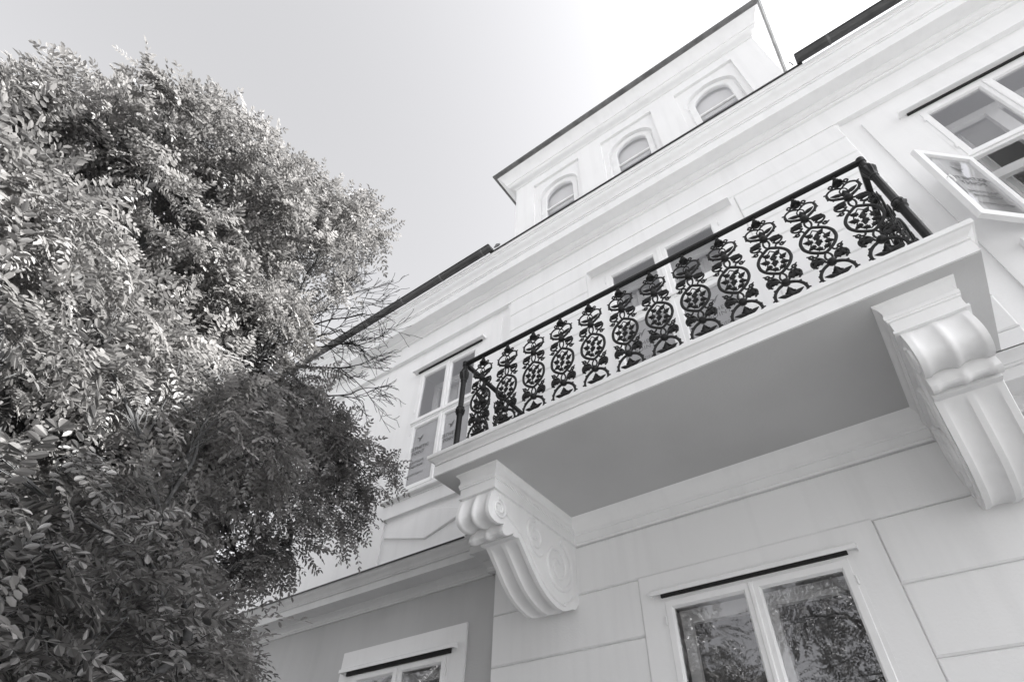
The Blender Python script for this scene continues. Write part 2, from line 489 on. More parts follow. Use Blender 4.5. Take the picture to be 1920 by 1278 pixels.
gutter(XL - .45, -3.23); gutter(1.18, XR + .45)
m = MB()      # torn end piece of sheet metal beside the left gutter
m.add([(-3.20, 3.56, 8.47), (-3.10, 3.56, 8.46), (-3.09, 3.58, 8.53), (-3.16, 3.57, 8.56)], [(0, 1, 2, 3)])
m.add([(-3.20, 3.575, 8.47), (-3.10, 3.575, 8.46), (-3.09, 3.595, 8.53), (-3.16, 3.585, 8.56)], [(3, 2, 1, 0)])
vp(m, 'metal_flap', M['zinc'], fix=False)
m = MB(); m.tube([(1.13, 3.56, 8.45), (1.128, 3.555, 8.50), (1.115, 3.55, 8.545)], .006, 5)
vp(m, 'gutter_wire', M['zinc'])
# main roof behind the gutter
m = MB()
m.add([(XL - .4, 3.62, 8.46), (-3.3, 3.62, 8.46), (-3.3, 7.8, 10.4), (XL - .4, 7.8, 10.4)], [(0, 1, 2, 3)])
m.add([(1.25, 3.62, 8.46), (XR + .4, 3.62, 8.46), (XR + .4, 7.8, 10.4), (1.25, 7.8, 10.4)], [(0, 1, 2, 3)])
m.add([(XL - .4, 12.5, 8.4), (XR + .4, 12.5, 8.4), (XR + .4, 7.8, 10.4), (XL - .4, 7.8, 10.4)], [(3, 2, 1, 0)])
m.add([(XL - .4, 3.62, 8.46), (XL - .4, 7.8, 10.4), (XL - .4, 12.5, 8.4)], [(0, 1, 2)])
m.add([(XR + .4, 3.62, 8.46), (XR + .4, 7.8, 10.4), (XR + .4, 12.5, 8.4)], [(2, 1, 0)])
vp(m, 'roof', M['roof'], fix=False)

STR = [(4.10, 3.836), (4.043, 3.836), (4.040, 3.852), (4.032, 3.856), (4.028, 3.872), (4.012, 3.886), (3.985, 3.896), (3.962, 3.900), (3.962, 3.907), (3.785, 3.907), (3.782, 3.897), (3.768, 3.897), (3.766, 3.900), (3.766, 3.972),
       (3.752, 3.974), (3.750, 3.988), (3.742, 3.99), (3.735, 4.006), (3.722, 4.018), (3.705, 4.028), (3.690, 4.040), (3.684, 4.052), (3.676, 4.054), (3.674, 4.066), (4.10, 4.085)]
for a, b_ in ((XL - .05, -3.2975), (1.2375, XR + .05)):
    m = MB(); m.extx(STR, a, b_); vp(m, 'string_course', M['string'], smooth=True, ang=28)
    m = MB(); m.extx([(3.664, 4.058), (3.664, 4.074), (4.05, 4.094), (4.05, 4.087), (3.672, 4.069), (3.672, 4.058)], a if a < -5 else a + .05, b_ if b_ > 0 else b_ - .05); vp(m, 'sill_flashing', M['flash'])
STR2 = [(y - 0.062, z if z < 4.04 else min(z, 4.046)) for y, z in STR[:-1]] + [(4.02, 4.046)]
for a, b_ in ((-3.296, -2.60), (0.64, 1.236)):
    m = MB(); m.extx(STR2, a, b_); vp(m, 'string_course', M['string'], smooth=True, ang=28)
# moulding under the balcony slab along the wall
BED = [(4.03, 3.834), (3.985, 3.834), (3.983, 3.850), (3.976, 3.852), (3.974, 3.915), (3.967, 3.917), (3.965, 3.930), (3.955, 3.938), (3.944, 3.956), (3.938, 3.978), (3.930, 4.002), (3.914, 4.022), (3.895, 4.036), (3.880, 4.048), (4.03, 4.049)]
m = MB(); m.extx(BED, -2.36, 0.41); vp(m, 'wall_moulding', M['mould'], smooth=True, ang=28)

# ------------------------------------------------------------------ balcony
SX0, SX1, SY = -2.88, 0.892, 2.727
def rect(d, z, x0=SX0, x1=SX1, y0=SY, yb=4.03): return [(x0 - d, y0 - d, z), (x1 + d, y0 - d, z), (x1 + d, yb, z), (x0 - d, yb, z)]
m = MB()
m.loops([rect(d, z) for d, z in ((-.03, 4.0505), (0, 4.0505), (0, 4.138), (-.010, 4.140), (-.010, 4.149), (.004, 4.151), (.004, 4.158), (-.004, 4.160), (.002, 4.172), (.014, 4.184), (.030, 4.192), (.038, 4.202), (.050, 4.204), (.052, 4.210), (.052, 4.236), (.046, 4.242))])
vp(m, 'balcony_slab', M['mould'], smooth=True, ang=28)
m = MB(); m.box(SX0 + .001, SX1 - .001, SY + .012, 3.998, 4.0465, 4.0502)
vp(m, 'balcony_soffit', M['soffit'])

# scroll brackets
PRO = [(2.862, 3.835), (2.838, 3.79), (2.822, 3.745), (2.811, 3.70), (2.808, 3.665), (2.814, 3.638), (2.830, 3.613), (2.855, 3.597), (2.890, 3.588), (2.93, 3.590), (2.965, 3.600), (3.0, 3.616),
       (2.992, 3.598), (2.984, 3.575), (2.984, 3.553), (2.996, 3.539), (3.016, 3.534), (3.040, 3.540), (3.070, 3.556), (3.100, 3.580), (3.120, 3.592), (3.114, 3.580), (3.116, 3.569), (3.135, 3.567), (3.165, 3.576), (3.180, 3.582), (3.190, 3.572),
       (3.215, 3.550), (3.26, 3.508), (3.32, 3.449), (3.39, 3.382), (3.46, 3.325), (3.534, 3.284), (3.608, 3.257), (3.684, 3.241), (3.762, 3.240), (3.82, 3.256), (3.87, 3.278), (3.91, 3.298), (3.945, 3.304), (3.97, 3.32), (3.985, 3.345), (4.0, 3.36)]
NP = len(PRO)
def bracket_mesh():
    m = MB(); hw = 0.155; NX = 41
    # inward normals of the profile
    nrm = []
    for i in range(NP):
        a = PRO[max(i - 1, 0)]; c = PRO[min(i + 1, NP - 1)]
        t = (c[0] - a[0], c[1] - a[1]); l = math.hypot(*t) or 1
        nrm.append((-t[1] / l, t[0] / l))
    vs = []
    for i, (y, z) in enumerate(PRO):
        for k in range(NX):
            s = -1 + 2 * k / (NX - 1); q = abs(s)
            fl = math.sqrt(max(0.0, 1 - ((q - 0.44) / 0.34) ** 2))        # two hollows with a rib between
            soft = math.sqrt(max(0.0, 1 - ((q - 0.43) / 0.35) ** 2)) ** 1.3
            if i <= 11: d = 0.021 * soft * min(1, (i + .5) / 2.5)
            elif 13 <= i <= 19: d = 0.015 * soft
            elif i >= 27: d = 0.022 * fl * min(1, (i - 26) / 1.6) * (1 if i < NP - 5 else max(0, (NP - 1 - i) / 5))
            else: d = 0
            ny, nz = nrm[i]
            vs.append((hw * s, y + ny * -d * -1 * (1 if True else 0), z + nz * d))
    fs = []
    for i in range(NP - 1):
        for k in range(NX - 1):
            a = i * NX + k; fs.append((a, a + 1, a + NX + 1, a + NX))
    m.add(vs, fs)
    for sx in (-1, 1):
        poly = [(sx * hw, y, z) for y, z in PRO] + [(sx * hw, 4.03, 3.36), (sx * hw, 4.03, 3.835)]
        m.add(poly, [tuple(range(len(poly)))])
    return m
def spiral(cy, cz, r0, r1, a0, turns, n=40):
    return [(cy + (r0 + (r1 - r0) * k / n) * math.cos(a0 + 2 * PI * turns * k / n), cz + (r0 + (r1 - r0) * k / n) * math.sin(a0 + 2 * PI * turns * k / n)) for k in range(n + 1)]
def relief(sx):
    """volute relief on one cheek of a bracket"""
    m = MB(); hw = 0.155
    paths = [(spiral(2.935, 3.705, 0.078, 0.018, R(100), -1.9), .013), (spiral(3.395, 3.690, 0.118, 0.02, R(95), 1.7), .017),
             (spiral(3.715, 3.565, 0.215, 0.035, R(80), -2.1, 60), .021)]
    edge = [(y + .035, z + .045) for y, z in PRO[27:36]]
    paths.append(([(3.02, 3.70)] + [(3.14, 3.655), (3.22, 3.62)] + edge + [(3.79, 3.30), (3.87, 3.34), (3.93, 3.40)], .013))
    paths.append(([(3.335, 3.60), (3.40, 3.55), (3.46, 3.545), (3.495, 3.58)], .012))
    for p, r in paths:
        p = catmull([(sx * (hw + .004), y, z) for y, z in p], 2)
        m.tube(p, [r * (1 - .45 * k / len(p)) for k in range(len(p))], 7)
    return m
bm_ = bracket_mesh().mesh('scroll_bracket', M['mould'], smooth=True, ang=40)
rl = [relief(s).mesh('volute', M['mould'], smooth=True, ang=60) for s in (-1, 1)]
ab = MB()
def rb(d, z): return [(-.155 - d, 2.862 - d, z), (.155 + d, 2.862 - d, z), (.155 + d, 4.03, z), (-.155 - d, 4.03, z)]
ab.loops([rb(d, z) for d, z in ((0, 3.8345), (.022, 3.8345), (.022, 3.850), (.013, 3.853), (.013, 3.918), (.021, 3.920), (.021, 3.934), (.026, 3.936), (.028, 3.956), (.020, 3.972), (.019, 3.990), (.024, 4.010), (.034, 4.026), (.046, 4.034), (.048, 4.0475))])
abm = ab.mesh('bracket_cap', M['mould'], smooth=True, ang=28)
for cx in (-2.51, 0.55):
    b = inst('scroll_bracket', bm_, villa, (cx, 0, 0)); b.matrix_parent_inverse = VINV
    for r_ in rl: inst('volute', r_, b)
    inst('bracket_cap', abm, b)

# ------------------------------------------------------------------ windows
FONT_CACHE = {}
def text_mesh(body, size, mirror=False):
    key = (body, size, mirror)
    if key in FONT_CACHE: return FONT_CACHE[key]
    cu = bpy.data.curves.new('lettering', 'FONT'); cu.body = body; cu.size = size
    cu.align_x = 'CENTER'; cu.extrude = 0.0006; cu.space_character = 1.08; cu.resolution_u = 3
    to = bpy.data.objects.new('lettering_tmp', cu); COL.objects.link(to)
    dg = bpy.context.evaluated_depsgraph_get(); dg.update()
    me = bpy.data.meshes.new_from_object(to.evaluated_get(dg))
    bpy.data.objects.remove(to); bpy.data.curves.remove(cu)
    me.name = 'lettering'
    me.materials.clear(); me.materials.append(M['print'])
    me.transform(Matrix.Rotation(PI / 2, 4, 'X'))
    if mirror:
        me.transform(Matrix.Scale(-1, 4, (1, 0, 0))); me.flip_normals()
    FONT_CACHE[key] = me
    return me
def bird_mb():
    # little hovering bird: two raised wings, long bill, tapering tail
    P = [(-.062, .030), (-.035, .022), (-.016, .018), (-.004, .006), (.006, .012), (.012, .026), (.030, .040), (.052, .046), (.036, .032), (.026, .018), (.018, .004), (.010, -.010), (-.001, -.030), (-.012, -.052), (-.012, -.030), (-.014, -.008), (-.026, .006), (-.044, .016)]
    m = MB(); m.exty(P, -.0006, .0006); return m
BIRD = bird_mb().mesh('bird_emblem', M['print'])
LINES = [('ÆSTHETIC', .074, 5.775), ('POINT', .074, 5.700), ('PLASTISCHE', .046, 5.570), ('CHIRURGIE', .046, 5.505), ('AESTHETICPOINT.AT', .030, 5.395)]
def stickers(parent, cx, y, mirror=False, M4=None, k=1.0):
    for s_, sz, z in LINES:
        o = inst('lettering', text_mesh(s_, sz * k, mirror), parent, (cx, y, z)); 
        if s_ in ('ÆSTHETIC', 'POINT'): o['label'] = 'dark capital lettering on the pane'
    inst('bird_emblem', BIRD, parent, (cx, y, 5.94), scale=(-1 if mirror else 1, 1, 1))

def sash_mb(x0, x1, z0, z1, y, st=0.052, th=0.045):
    m = MB(); b = .007
    o = [(x0, z0), (x1, z0), (x1, z1), (x0, z1)]; i = [(x0 + st, z0 + st * 1.1), (x1 - st, z0 + st * 1.1), (x1 - st, z1 - st), (x0 + st, z1 - st)]
    def ring(p, dd, yy): 
        (a, c), (d, e) = p[0], p[2]
        return [(a + dd, yy, c + dd), (d - dd, yy, c + dd), (d - dd, yy, e - dd), (a + dd, yy, e - dd)]
    L = [ring(o, 0, y + th), ring(o, 0, y + .004), ring(o, .004, y), ring(i, -b, y), ring(i, 0, y + b), ring(i, 0, y + b + .006), ring(i, .007, y + b + .014), ring(i, .007, y + th), ring(o, 0, y + th)]
    m.loops(L, False, False)
    return m
def pane_mb(x0, x1, z0, z1, y, st=0.052):
    m = MB(); e = 0.006
    m.box(x0 + st - e, x1 - st + e, y + .022, y + .026, z0 + st * 1.1 - e, z1 - st + e); return m

def window(op, yf, cols, trans, label, gl='glass', openleaf=None, room='room', inner=True, blind=None, letters=(), curtain=True, stile=0.052, mw=0.03, film=False):
    x0, x1, z0, z1 = op; fr = 0.03
    m = MB()
    yb = yf + 0.07
    # outer frame
    m.box(x0 - .002, x0 + fr, yf, yb, z0, z1 - .001); m.box(x1 - fr, x1 + .002, yf, yb, z0, z1 - .001)
    m.box(x0 + fr, x1 - fr, yf + .001, yb - .001, z1 - fr, z1); m.box(x0 + fr, x1 - fr, yf + .001, yb - .001, z0, z0 + fr)
    xm = (x0 + x1) / 2
    W = vp(m, 'window' if z0 > 4.5 or z1 < 4 else 'balcony_door', M['paint'], label)
    rows = [(z0 + fr, z1 - fr)] if trans is None else [(z0 + fr, trans - .03), (trans + .03, z1 - fr)]
    if trans is not None:
        t = MB(); t.extx([(yf + .03, trans - .031), (yf - .012, trans - .031), (yf - .016, trans - .024), (yf - .016, trans - .008), (yf - .032, trans - .004), (yf - .034, trans + .010), (yf - .02, trans + .02), (yf - .006, trans + .032), (yf + .03, trans + .032)], x0 + .004, x1 - .004)
        t.obj('transom', M['paint'], W).matrix_parent_inverse = Matrix.Identity(4)
    ys = yf - .008
    for ri, (a, b) in enumerate(rows):
        for ci in range(2):
            sx0, sx1 = ((x0 + fr - .004, xm - .001), (xm + .001, x1 - fr + .004))[ci]
            if openleaf == (ri, ci):
                continue
            sash_mb(sx0, sx1, a - .002, b + .002, ys, stile).obj('sash', M['paint'], W)
            pane_mb(sx0, sx1, a - .002, b + .002, ys, stile).obj('pane', M[gl], W)
            if film and ri == 0:
                t = MB(); t.box(sx0 + stile - .004, sx1 - stile + .004, ys + .031, ys + .0325, a + stile, b - stile); t.obj('privacy_film', M['film'], W)
            # hinges on the outer stile
            hx = sx0 - .006 if ci == 0 else sx1 + .006
            for hz in (a + .16, b - .16):
                h = MB(); h.lathe([(.0065, 0), (.0075, .006), (.0075, .05), (.0065, .056)], hx, ys - .001, hz, 8); h.obj('hinge', M['paint'], W)
        if openleaf and openleaf[0] == ri and openleaf[1] == 1: pass
        else:
            t = MB(); t.box(xm - mw / 2, xm + mw / 2, ys - .012, ys + .002, a + .004, b - .004, .005); t.obj('cover_strip', M['paint'], W)
    if inner:
        yi = yf + 0.30
        t = MB()
        wall_mb(t, x0 + .01, x1 - .01, z0 + .01, z1 - .005, yi, yi + .05, [(x0 + .085, xm - .05, (trans or z0) + (.05 if trans else .09), z1 - .10), (xm + .05, x1 - .085, (trans or z0) + (.05 if trans else .09), z1 - .10)] + ([(x0 + .085, xm - .05, z0 + .09, trans - .05), (xm + .05, x1 - .085, z0 + .09, trans - .05)] if trans else []))
        t.obj('inner_frame', M['paint'], W, fix=False)
        if curtain:
            for sx in (-1, 1):
                t = MB(); xx = xm + sx * (x1 - x0) * .33; n = 13; L = []
                wv = (x1 - x0) * .12
                v = []; f = []
                for k in range(n):
                    px = xx - wv + 2 * wv * k / (n - 1); py = yi + .17 + .025 * math.sin(k * 2.1)
                    v += [(px, py, z0 + .05), (px, py, z1 - .02)]
                for k in range(n - 1): f.append((2 * k, 2 * k + 2, 2 * k + 3, 2 * k + 1))
                t.add(v, f); t.obj('curtain', M['curtain'], W, smooth=True, ang=80, fix=False)
    if blind:
        t = MB(); t.box(x0 + .05, x1 - .05, yf + .16, yf + .165, z1 - blind, z1 - .03); t.obj('blind', M['blind'], W)
    # jamb lining and room behind
    t = MB()
    yr = 5.6; e = .35
    t.add([(x0, yb, z0), (x1, yb, z0), (x1, yb, z1), (x0, yb, z1), (x0, 4.5, z0), (x1, 4.5, z0), (x1, 4.5, z1), (x0, 4.5, z1)],
          [(0, 1, 5, 4), (1, 2, 6, 5), (2, 3, 7, 6), (3, 0, 4, 7)])
    t.obj('jamb_lining', M['lining'], W, fix=False)
    t = MB()
    t.add([(x0 - e, 4.505, z0 - e), (x1 + e, 4.505, z0 - e), (x1 + e, 4.505, z1 + e * .6), (x0 - e, 4.505, z1 + e * .6), (x0 - e, yr, z0 - e), (x1 + e, yr, z0 - e), (x1 + e, yr, z1 + e * .6), (x0 - e, yr, z1 + e * .6)],
          [(0, 1, 5, 4), (1, 2, 6, 5), (2, 3, 7, 6), (3, 0, 4, 7), (4, 5, 6, 7)])
    t.obj('interior', M[room], W, fix=False)
    # projecting drip board over the opening
    return W

def drip(x0, x1, z, yw, W, d=.085, dark=True, gh=.008):
    m = MB(); m.extx([(yw + .02, z + .052), (yw - .012, z + .048), (yw - d, z + .034), (yw - d - .004, z + .026), (yw - d - .004, z), (yw - d + .006, z), (yw - d + .008, z + .016), (yw + .02, z + .018)], x0, x1)
    m.box(x0 - .001, x0 + .004, yw - d + .004, yw + .01, z + .002, z + .036); m.box(x1 - .004, x1 + .001, yw - d + .004, yw + .01, z + .002, z + .036)
    m.obj('drip_board', M['mould' if not dark else 'paint'], W)
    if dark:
        m = MB(); m.box(x0 + .065, x1 - .065, yw - .020, yw + .006, z - gh, z + .0165); m.obj('gap_shade_strip', M['gap'], W)  # near-black strip stands in for the shade in the gap under the board

w1 = window(WL1, YS - .024, 2, 6.235, 'tall four-pane window left of the balcony', film=True)
drip(-4.947, -3.615, 7.205, YS - .022, w1)
stickers(w1, -4.625, YS - .024 + .010, k=.94); stickers(w1, -4.09, YS - .024 + .010, k=.94)
wd = window(DR1, YC - .006, 2, 6.235, 'tall glazed door onto the balcony', film=True, stile=.075, mw=.05)
drip(-1.899, -0.091, 7.215, YC, wd, d=.12, dark=False)
stickers(wd, -1.40, YC + .012); stickers(wd, -.60, YC + .012)
w2 = window(WR1, YS - .024, 2, 6.235, 'tall window right of the balcony with one sash swung open', openleaf=(0, 0), room='room')
drip(1.613, 2.947, 7.205, YS - .022, w2)
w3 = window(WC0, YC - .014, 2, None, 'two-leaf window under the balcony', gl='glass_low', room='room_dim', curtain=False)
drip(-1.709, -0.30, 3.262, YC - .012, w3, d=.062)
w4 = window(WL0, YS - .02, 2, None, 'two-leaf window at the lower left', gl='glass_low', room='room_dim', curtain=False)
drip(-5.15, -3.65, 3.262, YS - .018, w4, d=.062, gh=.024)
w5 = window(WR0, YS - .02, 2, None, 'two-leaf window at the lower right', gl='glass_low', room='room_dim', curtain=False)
drip(1.605, 3.105, 3.262, YS - .018, w5, d=.062)
# the sash that stands open, turned about its hinges on the left jamb
hx, hy = 1.728, 4.035
ang = math.atan2(3.675 - hy, 1.345 - hx)       # direction from the hinge to the free edge
Mo = Matrix.Translation((hx, hy, 0)) @ Matrix.Rotation(ang, 4, 'Z')
sw = 0.533
so = inst('sash', sash_mb(0, sw, 5.20, 6.205, -.02).mesh('sash', M['paint']), w2); so.matrix_local = Mo
so['label'] = 'sash swung wide open'
po = inst('pane', pane_mb(0, sw, 5.20, 6.205, -.02).mesh('pane', M['glass']), w2); po.matrix_local = Mo
t = MB(); t.box(.05, sw - .05, -.003, -.0015, 5.26, 6.15); o = inst('privacy_film', t.mesh('privacy_film', M['film']), w2); o.matrix_local = Mo
for s_, sz, z in LINES:
    o = inst('lettering', text_mesh(s_, sz * .94, False), w2); o.matrix_local = Mo @ Matrix.Translation((sw / 2, .0085, z))
o = inst('bird_emblem', BIRD, w2); o.matrix_local = Mo @ Matrix.Translation((sw / 2, .0085, 5.94))
m = MB(); m.tube([(sw - .03, .028, 5.72), (sw - .03, .05, 5.72), (sw - .035, .055, 5.66), (sw - .03, .05, 5.62)], .006, 6)
o = inst('sash_handle', m.mesh('sash_handle', M['paint']), w2); o.matrix_local = Mo
m = MB(); m.tube([(.10, -.03, 6.19), (.10, -.045, 6.215), (.12, -.05, 6.235), (.105, -.045, 6.26)], .005, 6)
o = inst('window_hook', m.mesh('window_hook', M['paint']), w2); o.matrix_local = Mo

# ------------------------------------------------------------------ attic storey
AX0, AX1 = -3.15, 1.14
centers = (-2.325, -1.0, 0.30)
AZ0, AZT = 8.44, 10.745
RW, RZ = 0.452, 10.50              # sunk rectangular panel
AWr, AZS = 0.372, 9.975            # arch radius and springing height
m = MB()
wall_mb(m, AX0, AX1, AZ0, AZT, YC, YC + .04, [(c - RW, c + RW, 8.6, RZ) for c in centers])
vp(m, 'attic_wall', M['plaster'], fix=False)
m = MB(); m.box(AX0 + .001, AX0 + .3, YC + .04, 7.2, AZ0, AZT); m.box(AX1 - .3, AX1 - .001, YC + .04, 7.2, AZ0, AZT)
vp(m, 'attic_wall', M['plaster'], 'side walls of the attic storey')
for c in centers:
    # panel with the arched opening
    m = MB(); n = 20; yf, yb = YC + .04, YC + .19
    arc = [(c - AWr, 8.6)] + [(c - AWr * math.cos(PI * k / n), AZS + .93 * AWr * math.sin(PI * k / n)) for k in range(n + 1)] + [(c + AWr, 8.6)]
    out = [(c - RW - .02, 8.6)]
    for k in range(n + 1):
        a = PI * k / n; dx, dz = -math.cos(a), math.sin(a)
        t = min((RW + .02) / max(abs(dx), 1e-6), (RZ + .02 - AZS) / max(dz, 1e-6)); out.append((c + dx * t, AZS + dz * t))
    out.append((c + RW + .02, 8.6))
    nn = len(arc)
    vs = [(x, yf, z) for x, z in arc] + [(x, yf, z) for x, z in out] + [(x, yb, z) for x, z in arc]
    fs = []
    for k in range(nn - 1):
        fs += [(k, k + 1, nn + k + 1, nn + k), (2 * nn + k, 2 * nn + k + 1, k + 1, k)]
    # corners of the panel
    m.add(vs, fs)
    m.add([(c - RW - .02, yf + .001, 10.3), (c - RW - .02, yf + .001, RZ + .02), (c - .3, yf + .001, RZ + .02)], [(0, 1, 2)])
    m.add([(c + RW + .02, yf + .001, 10.3), (c + RW + .02, yf + .001, RZ + .02), (c + .3, yf + .001, RZ + .02)], [(2, 1, 0)])
    vp(m, 'window_niche', M['plaster'], fix=False)
    # arched window: frame ring, glazing bar, pane
    yw = YC + .085
    m = MB(); r0, r1 = AWr + .005, 0.252
    def arcpts(r, y, z0_=8.62, sx=1.0): return [(c - r, y, z0_)] + [(c - r * math.cos(PI * k / n), y, AZS + .93 * r * math.sin(PI * k / n)) for k in range(n + 1)] + [(c + r, y, z0_)]
    Ls = [arcpts(r0, yw + .06), arcpts(r0, yw + .012), arcpts(r0 - .035, yw + .012), arcpts(r0 - .040, yw), arcpts(r1 + .010, yw), arcpts(r1, yw + .012), arcpts(r1, yw + .06)]
    k0 = len(Ls[0]); vs = [p for l in Ls for p in l]; fs = []
    for i in range(len(Ls) - 1):
        for k in range(k0 - 1): fs.append((i * k0 + k, i * k0 + k + 1, (i + 1) * k0 + k + 1, (i + 1) * k0 + k))
    m.add(vs, fs)
    aw = vp(m, 'arched_window', M['paint'], smooth=True, ang=30)
    m = MB(); m.extx([(yw + .008, 9.62), (yw + .002, 9.628), (yw + .002, 9.648), (yw + .008, 9.655), (yw + .04, 9.655), (yw + .04, 9.62)], c - r1 - .005, c + r1 + .005)
    m.obj('glazing_bar', M['paint'], aw)
    m = MB(); P = [(x, z) for x, y, z in arcpts(r1 + .006, 0)]; m.exty(P, yw + .026, yw + .030); m.obj('pane', M['glass'], aw)
    for hz in (9.55, 9.93):
        for sx in (-1, 1):
            h = MB(); h.lathe([(.006, 0), (.008, .006), (.008, .04), (.006, .046)], c + sx * (r0 - .038), yw - .001, hz, 8); h.obj('hinge', M['paint'], aw)
    m = MB()
    m.box(c - .7, c + .7, 5.4, 5.42, 8.5, 10.7); m.box(c - .7, c - .69, YC + .2, 5.4, 8.5, 10.7); m.box(c + .69, c + .7, YC + .2, 5.4, 8.5, 10.7); m.box(c - .7, c + .7, YC + .2, 5.4, 10.69, 10.7); m.box(c - .7, c + .7, YC + .2, 5.4, 8.5, 8.51)
    m.obj('interior', M['room'], aw)
    m = MB(); m.box(c - .36, c + .36, yw + .10, yw + .105, 9.64, 10.36); m.obj('blind', M['blind'], aw)
# crowning cove and eaves of the attic roof
def ra(d, z, yb=7.3): return [(AX0 - d, YC - d, z), (AX1 + d, YC - d, z), (AX1 + d, yb + d, z), (AX0 - d, yb + d, z)]
m = MB()
m.loops([ra(d, z) for d, z in ((-.01, 10.725), (.014, 10.728), (.022, 10.742), (.040, 10.756), (.070, 10.765), (.100, 10.780), (.116, 10.800), (.122, 10.822), (.132, 10.824), (.138, 10.852), (.152, 10.895), (.175, 10.945), (.205, 10.990), (.238, 11.022), (.258, 11.036), (.258, 11.046))])
vp(m, 'attic_cornice', M['mould'], smooth=True, ang=28)
m = MB()
m.loops([ra(d, z) for d, z in ((.20, 11.046), (.262, 11.047), (.275, 11.062), (.300, 11.070), (.312, 11.082), (.322, 11.088), (.324, 11.118), (.316, 11.122), (-1.6, 11.75))])
vp(m, 'attic_roof', M['zinc'], smooth=True, ang=20)

# ------------------------------------------------------------------ cast-iron railing
rail = empty('balcony_railing', (-1, 2.8, 4.242))
tag(rail, 'black cast-iron balcony railing with scrolling leaf balusters', 'railing')
RI = Matrix.Translation(rail.location).inverted()
def rp(o):
    o.parent = rail; o.matrix_parent_inverse = RI; return o
RX0, RX1, RYF, RZ0, RZT = -2.735, 0.775, 2.80, 4.242, 5.262
m = MB(); m.box(RX0, RX1, RYF - .019, RYF + .019, RZT - .006, RZT + .022, .004); rp(m.obj('top_rail', M['iron']))
for x in (RX0, RX1):
    m = MB(); m.box(x - .019, x + .019, RYF + .02, 4.0, RZT - .006, RZT + .022); rp(m.obj('top_rail', M['iron']))
post = [(.044, 0), (.044, .018), (.036, .026), (.038, .045), (.030, .056), (.027, .07), (.026, .09, .10), (.0265, .41, .10), (.030, .42), (.036, .428), (.031, .438), (.042, .448, .16), (.047, .462, .22), (.041, .476, .16), (.033, .484), (.037, .494), (.030, .504), (.026, .515, .10), (.025, .80, .10), (.030, .812), (.027, .822), (.033, .84, .18), (.043, .865, .24), (.049, .895, .26), (.044, .918, .1), (.030, .93), (.032, .945), (.022, .955), (.020, 1.0), (.027, 1.006), (.028, 1.048), (.018, 1.056)]
for (x, y) in ((RX0, RYF), (RX1, RYF)):
    m = MB(); m.lathe(post, x + (-.004 if x < 0 else .004), y, RZ0, 32, 8); rp(m.obj('post', M['iron'], smooth=True, ang=30))

def leaf_shape(s=1.0, kind=0):
    """lobed cast leaf, stem at the origin, tip along +Z, raised midrib"""
    if kind == 0: P = [(0, 0), (.010, .008), (.022, .012), (.019, .022), (.030, .034), (.019, .040), (.016, .052), (0, .078)]
    else: P = [(0, 0), (.008, .010), (.014, .024), (.013, .040), (.007, .056), (0, .070)]
    right = P; left = [(-x, z) for x, z in P[1:-1]][::-1]
    out = [(x * s, z * s) for x, z in right + left]; n = len(out)
    m = MB(); t = .004
    vs = [(x, -t * .4, z) for x, z in out] + [(x, t, z) for x, z in out] + [(0, -t * 2.2, P[2][1] * s), (0, -t * 1.8, P[-2][1] * s)]
    fs = [(i, (i + 1) % n, n + (i + 1) % n, n + i) for i in range(n)] + [tuple(range(2 * n - 1, n - 1, -1))]
    h = len(P) - 1
    for i in range(n):
        j = (i + 1) % n
        zi = (out[i][1] + out[j][1]) / 2
        c_ = 2 * n if zi < P[-2][1] * s * .55 else 2 * n + 1
        fs.append((j, i, c_))
    # bridge the two rib points
    fs.append((2 * n, 2 * n + 1, h // 2)); fs.append((2 * n + 1, 2 * n, n - h // 2))
    m.add(vs, fs); return m
LF = [leaf_shape(1.0, 0).mesh('leaf', M['iron']), leaf_shape(1.0, 1).mesh('leaf', M['iron'])]

